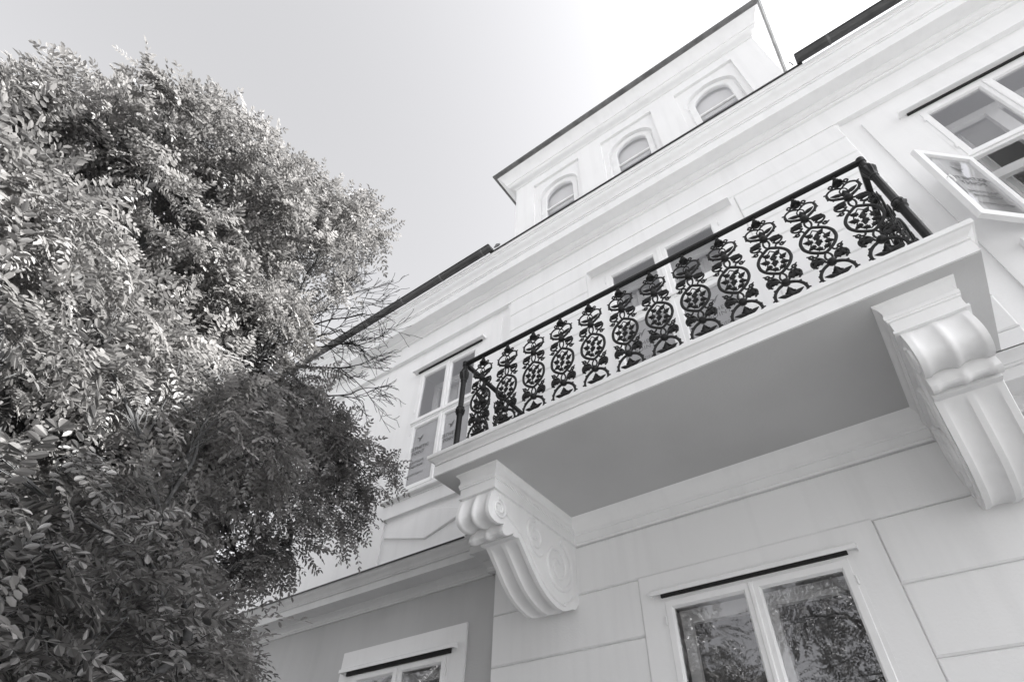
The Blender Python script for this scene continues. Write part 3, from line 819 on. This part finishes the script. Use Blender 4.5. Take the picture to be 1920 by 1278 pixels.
def curl(cx, cz, r, a0, sgn, turns=1.15, n=14):
    return [(cx + r * (1 - .45 * k / n) * math.cos(a0 + sgn * 2 * PI * turns * k / n), 0, cz + r * (1 - .45 * k / n) * math.sin(a0 + sgn * 2 * PI * turns * k / n)) for k in range(n + 1)]
def ell(cx, cz, a, b, rot, n=16):
    return [(cx + a * math.cos(t) * math.cos(rot) - b * math.sin(t) * math.sin(rot), 0, cz + a * math.cos(t) * math.sin(rot) + b * math.sin(t) * math.cos(rot)) for t in [2 * PI * k / n for k in range(n)]]
def scrollwork():
    m = MB(); F = .72
    def bar(p, r, c=4, n=6, closed=False):
        q = catmull([(x, 0, z) for x, z in p], c, closed)
        if isinstance(r, tuple): r = [r[0] + (r[1] - r[0]) * k / (len(q) - 1) for k in range(len(q))]
        m.tube(q, r, n, closed, flat=F)
    m.lathe([(.032, 0), (.036, .008), (.031, .016), (.020, .022), (.015, .034), (.021, .042), (.013, .052), (.011, .085)], 0, 0, .918, 10)
    m.lathe([(.030, 0), (.030, .010), (.016, .018), (.013, .05), (.018, .062), (.013, .075), (.011, .10)], 0, 0, 0, 10)
    for s in (-1, 1):
        # neck volutes
        bar([(0, .945), (s * .020, .930)], .0075)
        m.tube(curl(s * .048, .918, .017, R(180 if s > 0 else 0), s, 1.15), .0070, 6, flat=F)
        bar([(s * .012, .93), (s * .020, .905), (s * .026, .885), (0, .858)], .0066)
        # upper heart: outer edge, tip, leafy lower edge
        bar([(0, .856), (s * .030, .880), (s * .060, .886), (s * .088, .870), (s * .099, .848)], .0080)
        bar([(s * .094, .858), (s * .114, .866)], (.0085, .005), 1)
        bar([(s * .099, .848), (s * .100, .820), (s * .086, .792), (s * .055, .768), (s * .020, .750), (0, .736)], (.0095, .0135))
        bar([(s * .096, .812), (s * .110, .802)], (.010, .006), 1)
        bar([(s * .074, .782), (s * .084, .768)], (.010, .006), 1)
        bar([(0, .856), (s * .018, .842), (s * .022, .815), (s * .010, .79)], .0050)
        # hanging lobes
        bar([(0, .735), (s * .030, .718), (s * .072, .718), (s * .100, .700), (s * .106, .672), (s * .088, .648), (s * .060, .645), (s * .042, .662)], .0080)
        m.tube(curl(s * .088, .614, .015, R(90), -s, 1.25), .0068, 6, flat=F)
        bar([(s * .106, .612), (s * .118, .620)], (.007, .004), 1)
        bar([(s * .080, .630), (s * .058, .634), (s * .046, .612), (s * .054, .588)], .0070)
        # rising lobes
        bar([(0, .252), (s * .028, .266), (s * .036, .296), (s * .054, .324), (s * .084, .326), (s * .106, .302), (s * .104, .268), (s * .084, .246)], .0080)
        m.tube(curl(s * .086, .360, .015, R(270), s, 1.25), .0068, 6, flat=F)
        bar([(s * .086, .330), (s * .086, .346)], .009, 1)
        bar([(s * .098, .372), (s * .110, .382)], (.007, .004), 1)
        bar([(s * .054, .388), (s * .044, .366), (s * .054, .344), (s * .076, .350)], .0070)
        # lower heart
        bar([(0, .248), (s * .026, .238), (s * .058, .220), (s * .084, .190), (s * .096, .158), (s * .098, .134)], (.0135, .0100))
        bar([(s * .070, .212), (s * .088, .216)], (.011, .006), 1)
        bar([(s * .090, .172), (s * .108, .170)], (.010, .006), 1)
        bar([(s * .094, .134), (s * .118, .130)], (.0095, .005), 1)
        bar([(s * .098, .134), (s * .088, .112), (s * .062, .098), (s * .030, .096), (0, .108)], .0085)
        # pointed lenses between hearts and ring
        bar([(0, .728), (s * .018, .692), (s * .017, .655), (0, .622)], .0070)
        bar([(0, .258), (s * .018, .290), (s * .017, .320), (0, .352)], .0070)
        # vine inside the ring
        bar([(0, .595), (s * .028, .560), (s * .050, .525), (s * .042, .485), (s * .058, .450), (s * .040, .412), (0, .378)], .0045, 3, 5)
    bar([(0, .625), (.036, .604), (.074, .572), (.098, .528), (.103, .488), (.098, .448), (.074, .404), (.036, .370), (0, .350), (-.036, .370), (-.074, .404), (-.098, .448), (-.103, .488), (-.098, .528), (-.074, .572), (-.036, .604)], .0115, 3, 7, True)
    for z in (.737, .250):
        m.lathe([(.006, -.026), (.024, -.016), (.030, 0), (.024, .016), (.006, .026)], 0, 0, z, 10)
    return m
SCR = scrollwork().mesh('baluster', M['iron'], smooth=True, ang=50)
# the small leaves that fill the ring: one cast piece
fo = MB()
for (x, z, a, s) in ((-.034, .558, 140, .78), (.034, .552, 40, .78), (-.055, .500, 150, .86), (.058, .497, 30, .8), (.002, .520, 75, .86), (-.050, .440, 205, .8), (.052, .440, -25, .8), (-.004, .462, 250, .86), (-.020, .405, 150, .7), (.030, .404, 20, .7)):
    l = leaf_shape(s, 0); ca, sa = math.cos(R(a - 90)), math.sin(R(a - 90))
    fo.add([(x + px * ca - (pz - .035 * s) * sa, py, z + px * sa + (pz - .035 * s) * ca) for px, py, pz in l.v], l.f)
FOL = fo.mesh('foliage', M['iron'])
LEAVES = [(0, .752, 0, 0, 1.05), (-.012, .788, 66, 1, 1.15), (.012, .788, -66, 1, 1.15), (-.030, .700, 108, 0, 1.05), (.030, .700, -108, 0, 1.05), (-.050, .700, 75, 1, .8), (.050, .700, -75, 1, .8),
          (-.030, .272, 62, 0, 1.15), (.030, .272, -62, 0, 1.15), (-.070, .300, 140, 0, .8), (.070, .300, -140, 0, .8), (0, .118, 0, 0, 1.15), (-.004, .122, 70, 1, 1.15), (.004, .122, -70, 1, 1.15)]
def baluster(x, y, rz=0):
    b = rp(inst('baluster', SCR, None, (x, y, RZ0), (0, 0, rz)))
    inst('foliage', FOL, b)
    for (lx, lz, a, k, s) in LEAVES: inst('leaf', LF[k], b, (lx, -.002, lz), (0, -R(a), 0), (s, 1, s))
for k in range(12): baluster(-2.515 + .2822 * k, RYF)
for x in (RX0, RX1):
    for y in (3.08, 3.36, 3.65): baluster(x, y, PI / 2)

# ------------------------------------------------------------------ the locust tree
BLOBS = [(-3.6,0.47,5.23,0.34), (-4.22,1.07,2.35,0.31), (-4.42,1.95,2.66,0.43), (-4.48,0.84,4.58,0.27), (-4.18,0.61,6.03,0.27), (-4.37,1.29,2.77,0.26), (-3.94,0.88,4.7,0.32), (-3.43,1.36,5.83,0.32), (-3.94,1.49,3.11,0.32), (-3.63,0.77,2.38,0.43), (-3.91,1.48,4.98,0.39), (-4.49,0.67,3.37,0.34), (-4.31,1.28,3.51,0.45), (-4.3,0.98,4.2,0.45), (-3.71,0.34,4.31,0.34), (-3.86,-0.41,6.43,0.19), (-4.22,0.34,3.88,0.36), (-3.78,0.03,6.72,0.32), (-4.29,1.58,2.72,0.36), (-4.65,1.49,3.96,0.33), (-4.38,1.97,3.71,0.4), (-3.9,-0.75,5.02,0.3), (-4.3,-0.61,5.07,0.44), (-4.49,0.19,3.89,0.43), (-4.25,1.93,5.02,0.36), (-3.83,0.66,6.02,0.39), (-4.24,1.33,2.44,0.45), (-3.4,0.79,5.79,0.3), (-4.74,0.58,4.55,0.3), (-3.82,-1.03,5.25,0.28), (-4.02,0.88,2.72,0.42), (-4.27,0.94,3.76,0.28), (-4.48,0.8,5.36,0.33), (-3.73,0.36,4.62,0.32), (-3.81,-0.73,5.83,0.25), (-4.21,0.34,5.95,0.45), (-4.14,2.33,3.93,0.33), (-4.42,1.58,4.29,0.42), (-4.46,0.04,5.17,0.36), (-3.7,0.67,6.5,0.3), (-3.59,0.98,2.75,0.27), (-4.37,0.89,4,0.28), (-4.08,-0.4,4.57,0.29), (-4.35,-0.22,4.56,0.34), (-4.64,0.84,3.66,0.45), (-4.22,2.19,4.94,0.31), (-4.71,1.97,4.81,0.3), (-4.62,0.86,3.44,0.26), (-3.97,-0.45,5.45,0.29), (-3.32,-0.17,5.75,0.39), (-4.33,1.54,4.66,0.28), (-4.48,2.4,2.71,0.3), (-3.62,1.47,2.77,0.3), (-4.34,3.35,4.91,0.15), (-4.81,0.21,4.37,0.33), (-3.72,-0.29,5.61,0.34), (-4.42,0.29,4.6,0.38), (-4.02,0.03,6.17,0.33), (-3.98,-0.41,6.22,0.29), (-3.99,1.57,5.42,0.25), (-4.51,2.06,3.45,0.27), (-4.33,1.12,2.63,0.31), (-3.81,1.96,2.68,0.22), (-3.85,-0.92,5.42,0.29), (-4.06,1.36,2.95,0.42), (-4.77,1.76,3.8,0.33), (-4.1,2.4,3.66,0.14), (-3.8,-0.32,4.64,0.27), (-4.34,2.82,4.29,0.36), (-4.38,-0.87,5.82,0.4), (-4.38,0.46,5.68,0.32), (-4.14,0.63,2.86,0.4), (-3.71,0.35,6.77,0.33), (-4.53,2.52,4.79,0.45), (-4.25,0.43,3.51,0.33), (-4.78,0.35,4.51,0.38), (-4.06,-0.14,5.26,0.36), (-4.59,1.03,4.86,0.38), (-3.93,-0.19,6.62,0.3), (-3.44,-0.46,5.42,0.37), (-3.5,1.23,6.24,0.4), (-3.88,1.94,4.93,0.18), (-3.49,1.65,6.86,0.3), (-4.63,1.88,5.04,0.3), (-4.27,1.43,5.89,0.3), (-4.05,1.7,3.92,0.39), (-3.59,-0.77,5.42,0.2), (-4.7,0.01,4.84,0.4), (-4.42,0.3,5.3,0.29), (-3.74,1.09,6.89,0.4), (-4.59,1.17,3.13,0.33), (-4.14,0.61,4.53,0.34), (-4.76,1.98,4.45,0.27), (-3.27,0.12,5.94,0.36), (-4.21,2.11,3.43,0.26), (-3.69,1.46,5.36,0.14), (-4.12,-0.12,4.68,0.34), (-4.34,0.81,3.11,0.38), (-4.18,1.35,2.59,0.28), (-3.79,1,3.08,0.34), (-3.68,0.81,5.31,0.46), (-3.92,-0.39,5.01,0.41), (-4.06,-0.7,5.68,0.27), (-4.91,-0.04,4.49,0.32), (-3.98,1.9,4.33,0.32), (-4.37,1.36,5.19,0.39), (-3.82,0.31,6.29,0.27), (-3.92,2.83,4.52,0.2), (-3.26,1.3,6.37,0.23), (-4.22,0.07,5.26,0.36), (-4.02,2.64,4.6,0.27), (-3.91,1.82,2.74,0.28), (-4.1,1.28,6.29,0.28), (-4.33,0.56,3.15,0.3), (-4.55,2.81,5.14,0.2), (-4.8,1.48,4.27,0.27), (-3.96,-0.15,5.65,0.29), (-3.67,0.42,5.87,0.28), (-4.63,2.37,2.99,0.2), (-3.88,1.17,4.4,0.3), (-4.06,1,5.1,0.26), (-4.22,0.71,3.8,0.31), (-3.67,-0.98,5.28,0.14), (-3.92,1.77,6.59,0.17), (-4.01,1.77,3.03,0.32), (-4.66,1.76,3.99,0.32), (-3.96,1.24,4.21,0.27), (-3.7,0.22,5.78,0.29), (-4.32,0.55,4.04,0.26), (-3.74,1.18,5.06,0.43), (-3.53,1.73,6.63,0.18), (-4.49,0.55,5.36,0.29), (-3.17,0.52,6.12,0.15), (-4.48,0.92,2.67,0.34), (-3.74,-0.61,5.05,0.39), (-4.04,-0.01,3.89,0.38), (-4.72,1.43,4.77,0.28), (-3.96,-0.89,5.29,0.28), (-4.59,0.08,4.49,0.33), (-3.23,0.73,6.15,0.21), (-3.52,1.51,2.37,0.36), (-3.5,0,5.31,0.3), (-3.88,1.4,3.42,0.27), (-4.66,1.18,3.41,0.32), (-3.67,0.69,4.88,0.4), (-4.54,2.45,3.74,0.21), (-4.65,2.16,4.88,0.3), (-4.68,0.42,3.51,0.45), (-3.96,0.1,5.45,0.29), (-4.21,2.4,5,0.18), (-2.45,-0.36,3.47,0.24), (-2.55,-0.23,3.68,0.2), (-2.45,-0.12,3.65,0.27), (-2.43,-0.21,3.34,0.3), (-2.62,0.03,3.44,0.3), (-2.69,0.27,3.49,0.26), (-2.44,0.06,2.98,0.28), (-2.92,0.6,3.62,0.27), (-3.03,0.91,3.88,0.26), (-3.07,1.15,3.89,0.2), (-2.84,0.94,3.41,0.3), (-2.71,0.61,3.18,0.26), (-3,1.32,3.52,0.22), (-2.37,0.34,2.6,0.22), (-2.16,0.3,2.33,0.22), (-2.17,0.47,2.37,0.2), (-2.43,0.68,2.57,0.2), (-2.16,0.56,2.15,0.2), (-2.29,0.75,2.25,0.2), (-2.57,0.97,2.53,0.2), (-2.11,0.48,2.01,0.22), (-2.65,1.22,2.3,0.22), (-2.88,1.3,2.54,0.18), (-2.32,0.8,2.07,0.22), (-2.53,1.06,2.16,0.22), (-2.78,0.93,2.88,0.25), (-4.03,-0.22,3.8,0.49), (-5.28,0.06,4.23,0.36), (-2.98,-0.46,3.17,0.45), (-4.7,-0.41,2.7,0.5), (-4.41,0.62,2.08,0.47), (-4.19,-1.25,3.89,0.43), (-4.61,0.68,2.42,0.47), (-4.97,-1.01,3.66,0.45), (-4.29,-0.44,2.81,0.44), (-5.71,0.65,1.96,0.35), (-5.2,-0.49,3.07,0.38), (-4.69,-0.48,3.55,0.35), (-4.15,-0.06,3.75,0.4), (-5.55,0.2,2.23,0.36), (-3.68,-0.24,3.3,0.38), (-4.98,0.03,2.61,0.46), (-3.63,-0.19,2.31,0.44), (-4.3,-0.58,4.18,0.48), (-3.56,0.12,1.85,0.39), (-3.35,-0.87,3.44,0.42), (-5.36,0.76,2.24,0.41), (-4.22,0.74,2.19,0.38), (-4.07,0.09,2.16,0.38), (-3.08,0.1,2.49,0.47), (-2.68,-0.46,3.31,0.44), (-3.2,0.13,1.88,0.38), (-4.52,-0.7,3.08,0.47), (-4.1,0.14,2.17,0.43), (-3.53,-0.54,2.68,0.36), (-2.64,-0.44,3.57,0.42), (-4.1,-0.6,3.2,0.48), (-4.42,-0.42,3.1,0.36), (-3.56,-0.81,3.59,0.45), (-3.19,0.13,2.31,0.43), (-4.98,-0.07,2.64,0.37), (-3.12,0.67,2.01,0.4), (-5.2,0.27,2.01,0.39), (-5.61,1.08,2.28,0.37), (-4.05,0.33,2,0.4), (-4.92,-0.12,3.43,0.4), (-3.59,-0.48,2.91,0.44), (-3.66,-0.65,2.92,0.37), (-5.23,0.37,2.49,0.46), (-3.77,-0.64,3.85,0.48), (-4.53,-0.43,4.38,0.37)]

rng = np.random.default_rng(11)
rnd = random.Random(4)

def leaflet(n, L, W, fold=.18):
    """outline of one leaflet, base at the origin, tip along +Y, lying in XY"""
    if n == 4: P = [(0, 0), (.5, .45), (0, 1), (-.5, .45)]
    elif n == 6: P = [(0, 0), (.42, .25), (.46, .68), (0, 1), (-.46, .68), (-.42, .25)]
    else: P = [(0, 0), (.30, .14), (.48, .38), (.48, .66), (.30, .90), (0, 1), (-.30, .90), (-.48, .66), (-.48, .38), (-.30, .14)]
    v = [(x * W, y * L, abs(x) * W * fold - .12 * L * y * y) for x, y in P]
    return v
def fan(n):   # triangles / quads folded along the midrib
    if n == 4: return [(0, 1, 2), (0, 2, 3)]
    if n == 6: return [(0, 1, 2, 3), (0, 3, 4, 5)]
    return [(0, 1, 2, 3), (0, 3, 4, 5), (0, 5, 6, 7), (0, 7, 8, 9)]
def compound(pairs, nv, seed, L=.22, ll=.045, lw=.02, stem=False):
    """pinnate leaf: stalk along +Y from the origin, leaflets in pairs and one at the end"""
    r = random.Random(seed); m = MB()
    bend = r.uniform(-.35, .35); droop = r.uniform(.25, .75)
    def pos(t): return Vector((bend * L * t * t * .6, L * t, -droop * L * t * t * .6))
    P = [pos(k / 8) for k in range(9)]
    if stem: m.tube(P, [.0011] * 4 + [.0008] * 5, 4)
    else:
        for k in range(0, 8, 2):
            a, b = P[k], P[min(k + 2, 8)]; m.add([a, b, (b.x, b.y, b.z - .0016), (a.x, a.y, a.z - .0016)], [(0, 1, 2, 3)])
    for i in range(pairs):
        t = .22 + .74 * i / (pairs - 1)
        b = pos(t); sc = (1 - .25 * abs(t - .55)) * r.uniform(.85, 1.08)
        for s in (-1, 1):
            if r.random() < .04: continue
            a = s * (R(78) - .45 * t + r.uniform(-.12, .12)); tw = r.uniform(-.45, .45) ; dz = r.uniform(-.40, .08)
            vv = leaflet(nv, ll * sc, lw * sc, r.uniform(.1, .4))
            Mx = Matrix.Translation(b + Vector((0, r.uniform(-.004, .004), 0))) @ Matrix.Rotation(-a, 4, 'Z') @ Matrix.Rotation(dz, 4, 'X') @ Matrix.Rotation(tw, 4, 'Y')
            m.add([Mx @ Vector(p) for p in vv], fan(nv))
    b = pos(1); vv = leaflet(nv, ll, lw * 1.05, .2)
    Mx = Matrix.Translation(b) @ Matrix.Rotation(-bend * .8, 4, 'Z') @ Matrix.Rotation(-droop * .9, 4, 'X')
    m.add([Mx @ Vector(p) for p in vv], fan(nv))
    return m

BL = np.array(BLOBS)
tree = empty('locust_tree', (-4.15, 0.55, 0))
tag(tree, 'large locust tree with feathery leaves reaching over the left of the villa', 'tree')
TI = Matrix.Translation(tree.location).inverted()
def tp(o):
    o.parent = tree; o.matrix_parent_inverse = TI; return o
# limbs: connect every clump to the nearest limb point that lies nearer the trunk head
base = Vector((-4.15, .55, 0)); head = Vector((-4.0, .6, 2.3))
nodes = [base, Vector((-4.12, .56, .8)), Vector((-4.03, .62, 1.6)), head, Vector((-4.15, .35, 3.1)), Vector((-4.3, .1, 4.2)), Vector((-3.9, 1.1, 3.2)), Vector((-3.95, 1.3, 4.4)), Vector((-3.7, .2, 5.2)), Vector((-4.0, 1.2, 5.4))]
par = [-1, 0, 1, 2, 3, 4, 3, 6, 5, 7]
order = sorted(range(len(BL)), key=lambda i: (Vector(BL[i, :3]) - head).length)
blob_node = {}
plen = [0, .8, 1.6, 2.3, 3.1, 4.2, 3.3, 4.4, 5.3, 5.4]
for i in order:
    c = Vector(BL[i, :3])
    best, bj = 1e9, 3
    for j in range(3, len(nodes)):
        d = (nodes[j] - c).length
        cost = d * 1.0 + .30 * plen[j] + (0.5 * max(0, nodes[j].z - c.z))
        if cost < best: best, bj = cost, j
    nodes.append(c); par.append(bj); plen.append(plen[bj] + (nodes[bj] - c).length); blob_node[i] = len(nodes) - 1
cnt = [1] * len(nodes)
for j in range(len(nodes) - 1, 0, -1): cnt[par[j]] += cnt[j]
ch = {}
for j in range(1, len(nodes)): ch.setdefault(par[j], []).append(j)
def rad(j): return .0055 * (cnt[j] ** .52)
trunk = MB()
P = catmull(nodes[:4], 5)
trunk.tube(P, [rad(1) * (1.5 - .6 * k / len(P)) for k in range(len(P))], 14)
tp(trunk.obj('trunk', M['bark'], smooth=True, ang=60))
def limb_path(a, b, n=7):
    a, b = Vector(a), Vector(b); L = (b - a).length; pts = []
    off = Vector((rnd.uniform(-1, 1), rnd.uniform(-1, 1), rnd.uniform(.0, 1.4))) * L * .10
    for k in range(n + 1):
        t = k / n; w_ = 4 * t * (1 - t)
        pts.append(a.lerp(b, t) + off * w_ + (Vector((rnd.uniform(-1, 1), rnd.uniform(-1, 1), rnd.uniform(-1, 1))) * .02 * L if 0 < k < n else Vector((0, 0, 0))))
    return pts
# big limbs as parts of their own, thin ones joined
limb_mb = MB()
for j in range(4, len(nodes)):
    pts = limb_path(nodes[par[j]], nodes[j]); r0 = min(rad(par[j]), rad(j) * 1.5); r1 = rad(j)
    rr = [r0 + (r1 - r0) * k / (len(pts) - 1) for k in range(len(pts))]
    if cnt[j] > 9:
        q = MB(); q.tube(catmull(pts, 2), list(np.interp(np.linspace(0, 1, 15), np.linspace(0, 1, 8), rr)), 9); tp(q.obj('branch', M['bark'], smooth=True, ang=60))
    else: limb_mb.tube(pts, rr, 5)
# leaves
hi = [compound(rnd.choice((6, 7, 8)), 10, s, L=rnd.uniform(.23, .30), ll=.050, lw=.0225, stem=True) for s in range(6)]
lo = [compound(rnd.choice((6, 7, 8)), 6, 20 + s, L=rnd.uniform(.21, .28), ll=.047, lw=.021) for s in range(8)]
HI = [h.mesh('leaf', M['leaf'], fix=False) for h in hi]
for me in HI:
    me.attributes.new('tone', 'FLOAT', 'FACE'); me.attributes['tone'].data.foreach_set('value', [.03 + .36 * rnd.random() ** 1.5 for _ in me.polygons])
recs = []        # (pos, dir, up, scale)
twig_mb = MB()
outward0 = Vector((-3.9, .6, 4.0))
for i, (x, y, z, r) in enumerate(BLOBS):
    c = Vector((x, y, z)); ntw = max(5, int(10 + 55 * (r - .2)))
    ax = (c - nodes[par[blob_node[i]]]).normalized()
    for t in range(ntw):
        d = Vector((rnd.gauss(0, 1), rnd.gauss(0, 1), rnd.gauss(0, .8) + .15)).normalized()
        d = (d + ax * .45).normalized()
        ln = r * rnd.uniform(.75, 1.15)
        e = c + d * ln + Vector((0, 0, -.10 * ln))
        mid = c + d * ln * .55 + Vector((0, 0, .06 * ln))
        start = c - ax * rnd.uniform(0, r * .6)
        twig_mb.tube([start, mid, e], [.0035, .0025, .0012], 3)
        nd = (c - Vector((0, 0, 1.6))).length
        nl = int((5 + 6 * r / .4) * (.62 if nd < 3.5 else 1))
        for k in range(nl):
            u = .30 + .70 * (k + rnd.random()) / nl
            p = (mid.lerp(e, (u - .5) / .5) if u > .5 else start.lerp(mid, u / .5))
            side = d.cross(Vector((0, 0, 1))); side = side.normalized() if side.length > .1 else Vector((1, 0, 0))
            s = 1 if k % 2 else -1
            ld = (d * rnd.uniform(.3, 1.0) + side * s * rnd.uniform(.3, 1.1) + Vector((rnd.uniform(-.3, .3), rnd.uniform(-.3, .3), rnd.uniform(-.85, .25)))).normalized()
            upv = (Vector((0, 0, 1)) + Vector((rnd.gauss(0, .40), rnd.gauss(0, .40), 0)))
            recs.append((p, ld, upv, rnd.uniform(.72, 1.1)))
tp(tag(limb_mb.obj('thin_branches', M['bark'], smooth=True, ang=80, fix=False), kind='stuff'))
tp(tag(twig_mb.obj('twigs', M['bark'], fix=False), kind='stuff'))
def frame(ld, upv):
    X = ld.cross(upv)
    if X.length < 1e-3: X = Vector((1, 0, 0))
    X.normalize(); Z = X.cross(ld).normalized()
    return X, ld, Z
campos = Vector((0, 0, 1.6)); Wc = Matrix((rt, up, bk))
def inframe(p):
    q = Wc @ (p - campos)
    return q.z < 0 and abs(q.x / -q.z) < .95 and abs(q.y / -q.z) < .64
dl = sorted((i for i in range(len(recs)) if inframe(recs[i][0])), key=lambda i: (recs[i][0] - campos).length)
near = set(dl[:300])
for i in near:
    p, ld, upv, s = recs[i]; X, Y, Z = frame(ld, upv)
    o = tp(inst('leaf', HI[i % 6], None))
    o.matrix_world = Matrix(((X.x * s, Y.x * s, Z.x * s, p.x), (X.y * s, Y.y * s, Z.y * s, p.y), (X.z * s, Y.z * s, Z.z * s, p.z), (0, 0, 0, 1)))
    o.matrix_parent_inverse = Matrix.Identity(4); o.matrix_local = TI @ o.matrix_world if False else Matrix.Translation(-tree.location) @ o.matrix_world

def scatter(name, temps, recs, mat):
    """joins many posed copies of a few compound leaves into one mesh, with numpy"""
    V = []; LV = []; LT = []; T = []; off = 0
    tv = [np.array(t.v, np.float32) for t in temps]
    tl = [np.array([i for f in t.f for i in f], np.int32) for t in temps]
    tt = [np.array([len(f) for f in t.f], np.int32) for t in temps]
    for n, (p, ld, upv, s) in enumerate(recs):
        X, Y, Z = frame(ld, upv); k = n % len(temps)
        Mx = np.array([X, Y, Z], np.float32) * s
        V.append(tv[k] @ Mx + np.array(p, np.float32)); LV.append(tl[k] + off); LT.append(tt[k]); off += len(tv[k])
        T.append(np.clip(rng.normal(.31, .11) + rng.normal(0, .045, len(tt[k])), .04, 1))
    V = np.concatenate(V); LV = np.concatenate(LV); LT = np.concatenate(LT); T = np.concatenate(T).astype(np.float32)
    me = bpy.data.meshes.new(name)
    me.vertices.add(len(V)); me.vertices.foreach_set('co', V.ravel())
    me.loops.add(len(LV)); me.loops.foreach_set('vertex_index', LV)
    me.polygons.add(len(LT)); ls = np.zeros(len(LT), np.int32); ls[1:] = np.cumsum(LT)[:-1]
    me.polygons.foreach_set('loop_start', ls); me.polygons.foreach_set('loop_total', LT)
    me.update(calc_edges=True); me.validate()
    me.attributes.new('tone', 'FLOAT', 'FACE'); me.attributes['tone'].data.foreach_set('value', T)
    me.materials.append(mat)
    return me
far = [recs[i] for i in range(len(recs)) if i not in near]
cm = scatter('crown', lo, far, M['leaf'])
tp(tag(inst('crown', cm), kind='stuff'))
print('tree leaves', len(recs), 'crown polys', len(cm.polygons))

# bare twigs that reach out in front of the eaves
bare = MB()
def grow(p, d, ln, r, depth):
    pts = [p]; n = 4
    for k in range(n):
        d = (d + Vector((rnd.uniform(-.22, .22), rnd.uniform(-.22, .22), rnd.uniform(-.20, .22)))).normalized()
        pts.append(pts[-1] + d * ln / n)
    bare.tube(pts, [max(q, .0023) for q in (r, r * .88, r * .76, r * .66, r * .58)], 5)
    if depth == 0: return
    for k in range(rnd.choice((2, 3, 3))):
        q = pts[rnd.choice((1, 2, 3, 4))]
        nd = (d + Vector((rnd.uniform(-.8, .8), rnd.uniform(-.6, .6), rnd.uniform(-.75, .75)))).normalized()
        grow(q, nd, ln * rnd.uniform(.55, .82), r * .60, depth - 1)
for a, b, ln in (((-4.15, 1.62, 5.62), (-3.60, 2.0, 6.1), .50), ((-4.12, 1.7, 5.55), (-3.50, 2.2, 5.75), .5), ((-4.1, 1.75, 5.4), (-3.55, 2.3, 5.45), .45), ((-4.1, 2.1, 5.0), (-3.65, 2.45, 5.1), .36), ((-4.0, 1.65, 5.75), (-3.55, 1.75, 6.3), .42), ((-4.05, 1.75, 5.65), (-3.5, 2.1, 6.0), .55), ((-4.0, 1.8, 5.5), (-3.4, 2.3, 5.65), .5), ((-4.0, 1.7, 5.6), (-3.45, 2.0, 6.25), .5), ((-4.05, 1.9, 5.25), (-3.6, 2.35, 5.3), .42)):
    a = Vector(a); d = (Vector(b) - a).normalized()
    bare.tube(limb_path(Vector((-4.4, 1.2, 5.0)), a, 5), [.014, .013, .012, .011, .010, .009], 6)
    grow(a, d, ln * 1.15, .0105, 4)
tp(bare.obj('bare_twigs', M['deadwood'], smooth=True, ang=80, fix=False))

# ------------------------------------------------------------------ trees across the street (seen in the panes)
def far_tree_meshes():
    recs2 = []; tm = MB()
    tm.tube([(0, 0, 0), (.05, .1, 1.2), (0, 0, 2.6), (-.1, .1, 4.0), (0, 0, 6.5)], [.22, .19, .16, .12, .04], 10)
    for k in range(64):
        a = rnd.uniform(0, 2 * PI); h = rnd.uniform(2.6, 8.4); rr = 2.6 * math.sqrt(max(.05, 1 - ((h - 5.2) / 3.6) ** 2)) * rnd.uniform(.35, 1)
        c = Vector((rr * math.cos(a), rr * math.sin(a), h))
        tm.tube([(0, 0, max(2.2, h - 1.4)), c.lerp(Vector((0, 0, h)), .5) + Vector((0, 0, .1)), c], [.05, .035, .012], 5)
        for q in range(140):
            d = Vector((rnd.gauss(0, 1), rnd.gauss(0, 1), rnd.gauss(0, .8))).normalized()
            p = c + d * rnd.uniform(.25, .85)
            recs2.append((p, (d + Vector((0, 0, -.3))).normalized(), Vector((rnd.gauss(0, .5), rnd.gauss(0, .5), 1)), rnd.uniform(1.0, 1.6)))
    t4 = [compound(5, 4, 60 + s, ll=.055, lw=.028) for s in range(4)]
    return tm.mesh('trunk', M['bark'], smooth=True, ang=70), scatter('crown', t4, recs2, M['leaf_far'])
ftr, fcr = far_tree_meshes()
for k, (x, y, s, rz, lab) in enumerate(((-13.5, -7.5, 1.1, 5.0, 'leafy street tree opposite the villa, at the far left end of the row'), (-7.5, -9.5, 1.05, .3, 'leafy street tree opposite the villa, second from the left end of the row'), (-1.2, -10.5, 1.2, 2.1, 'leafy street tree opposite the villa, middle one of the row'), (4.8, -9.0, 1.0, 4.0, 'leafy street tree opposite the villa, fourth from the left end of the row'), (11.5, -8.5, 1.1, 1.2, 'leafy street tree opposite the villa, at the far right end of the row'))):
    e = empty('street_tree', (x, y, 0)); tag(e, lab, 'tree', 'trees across the street')
    inst('trunk', ftr, e, (0, 0, 0), (0, 0, rz), (s, s, s))
    tag(inst('crown', fcr, e, (0, 0, 0), (0, 0, rz), (s, s, s)), kind='stuff')
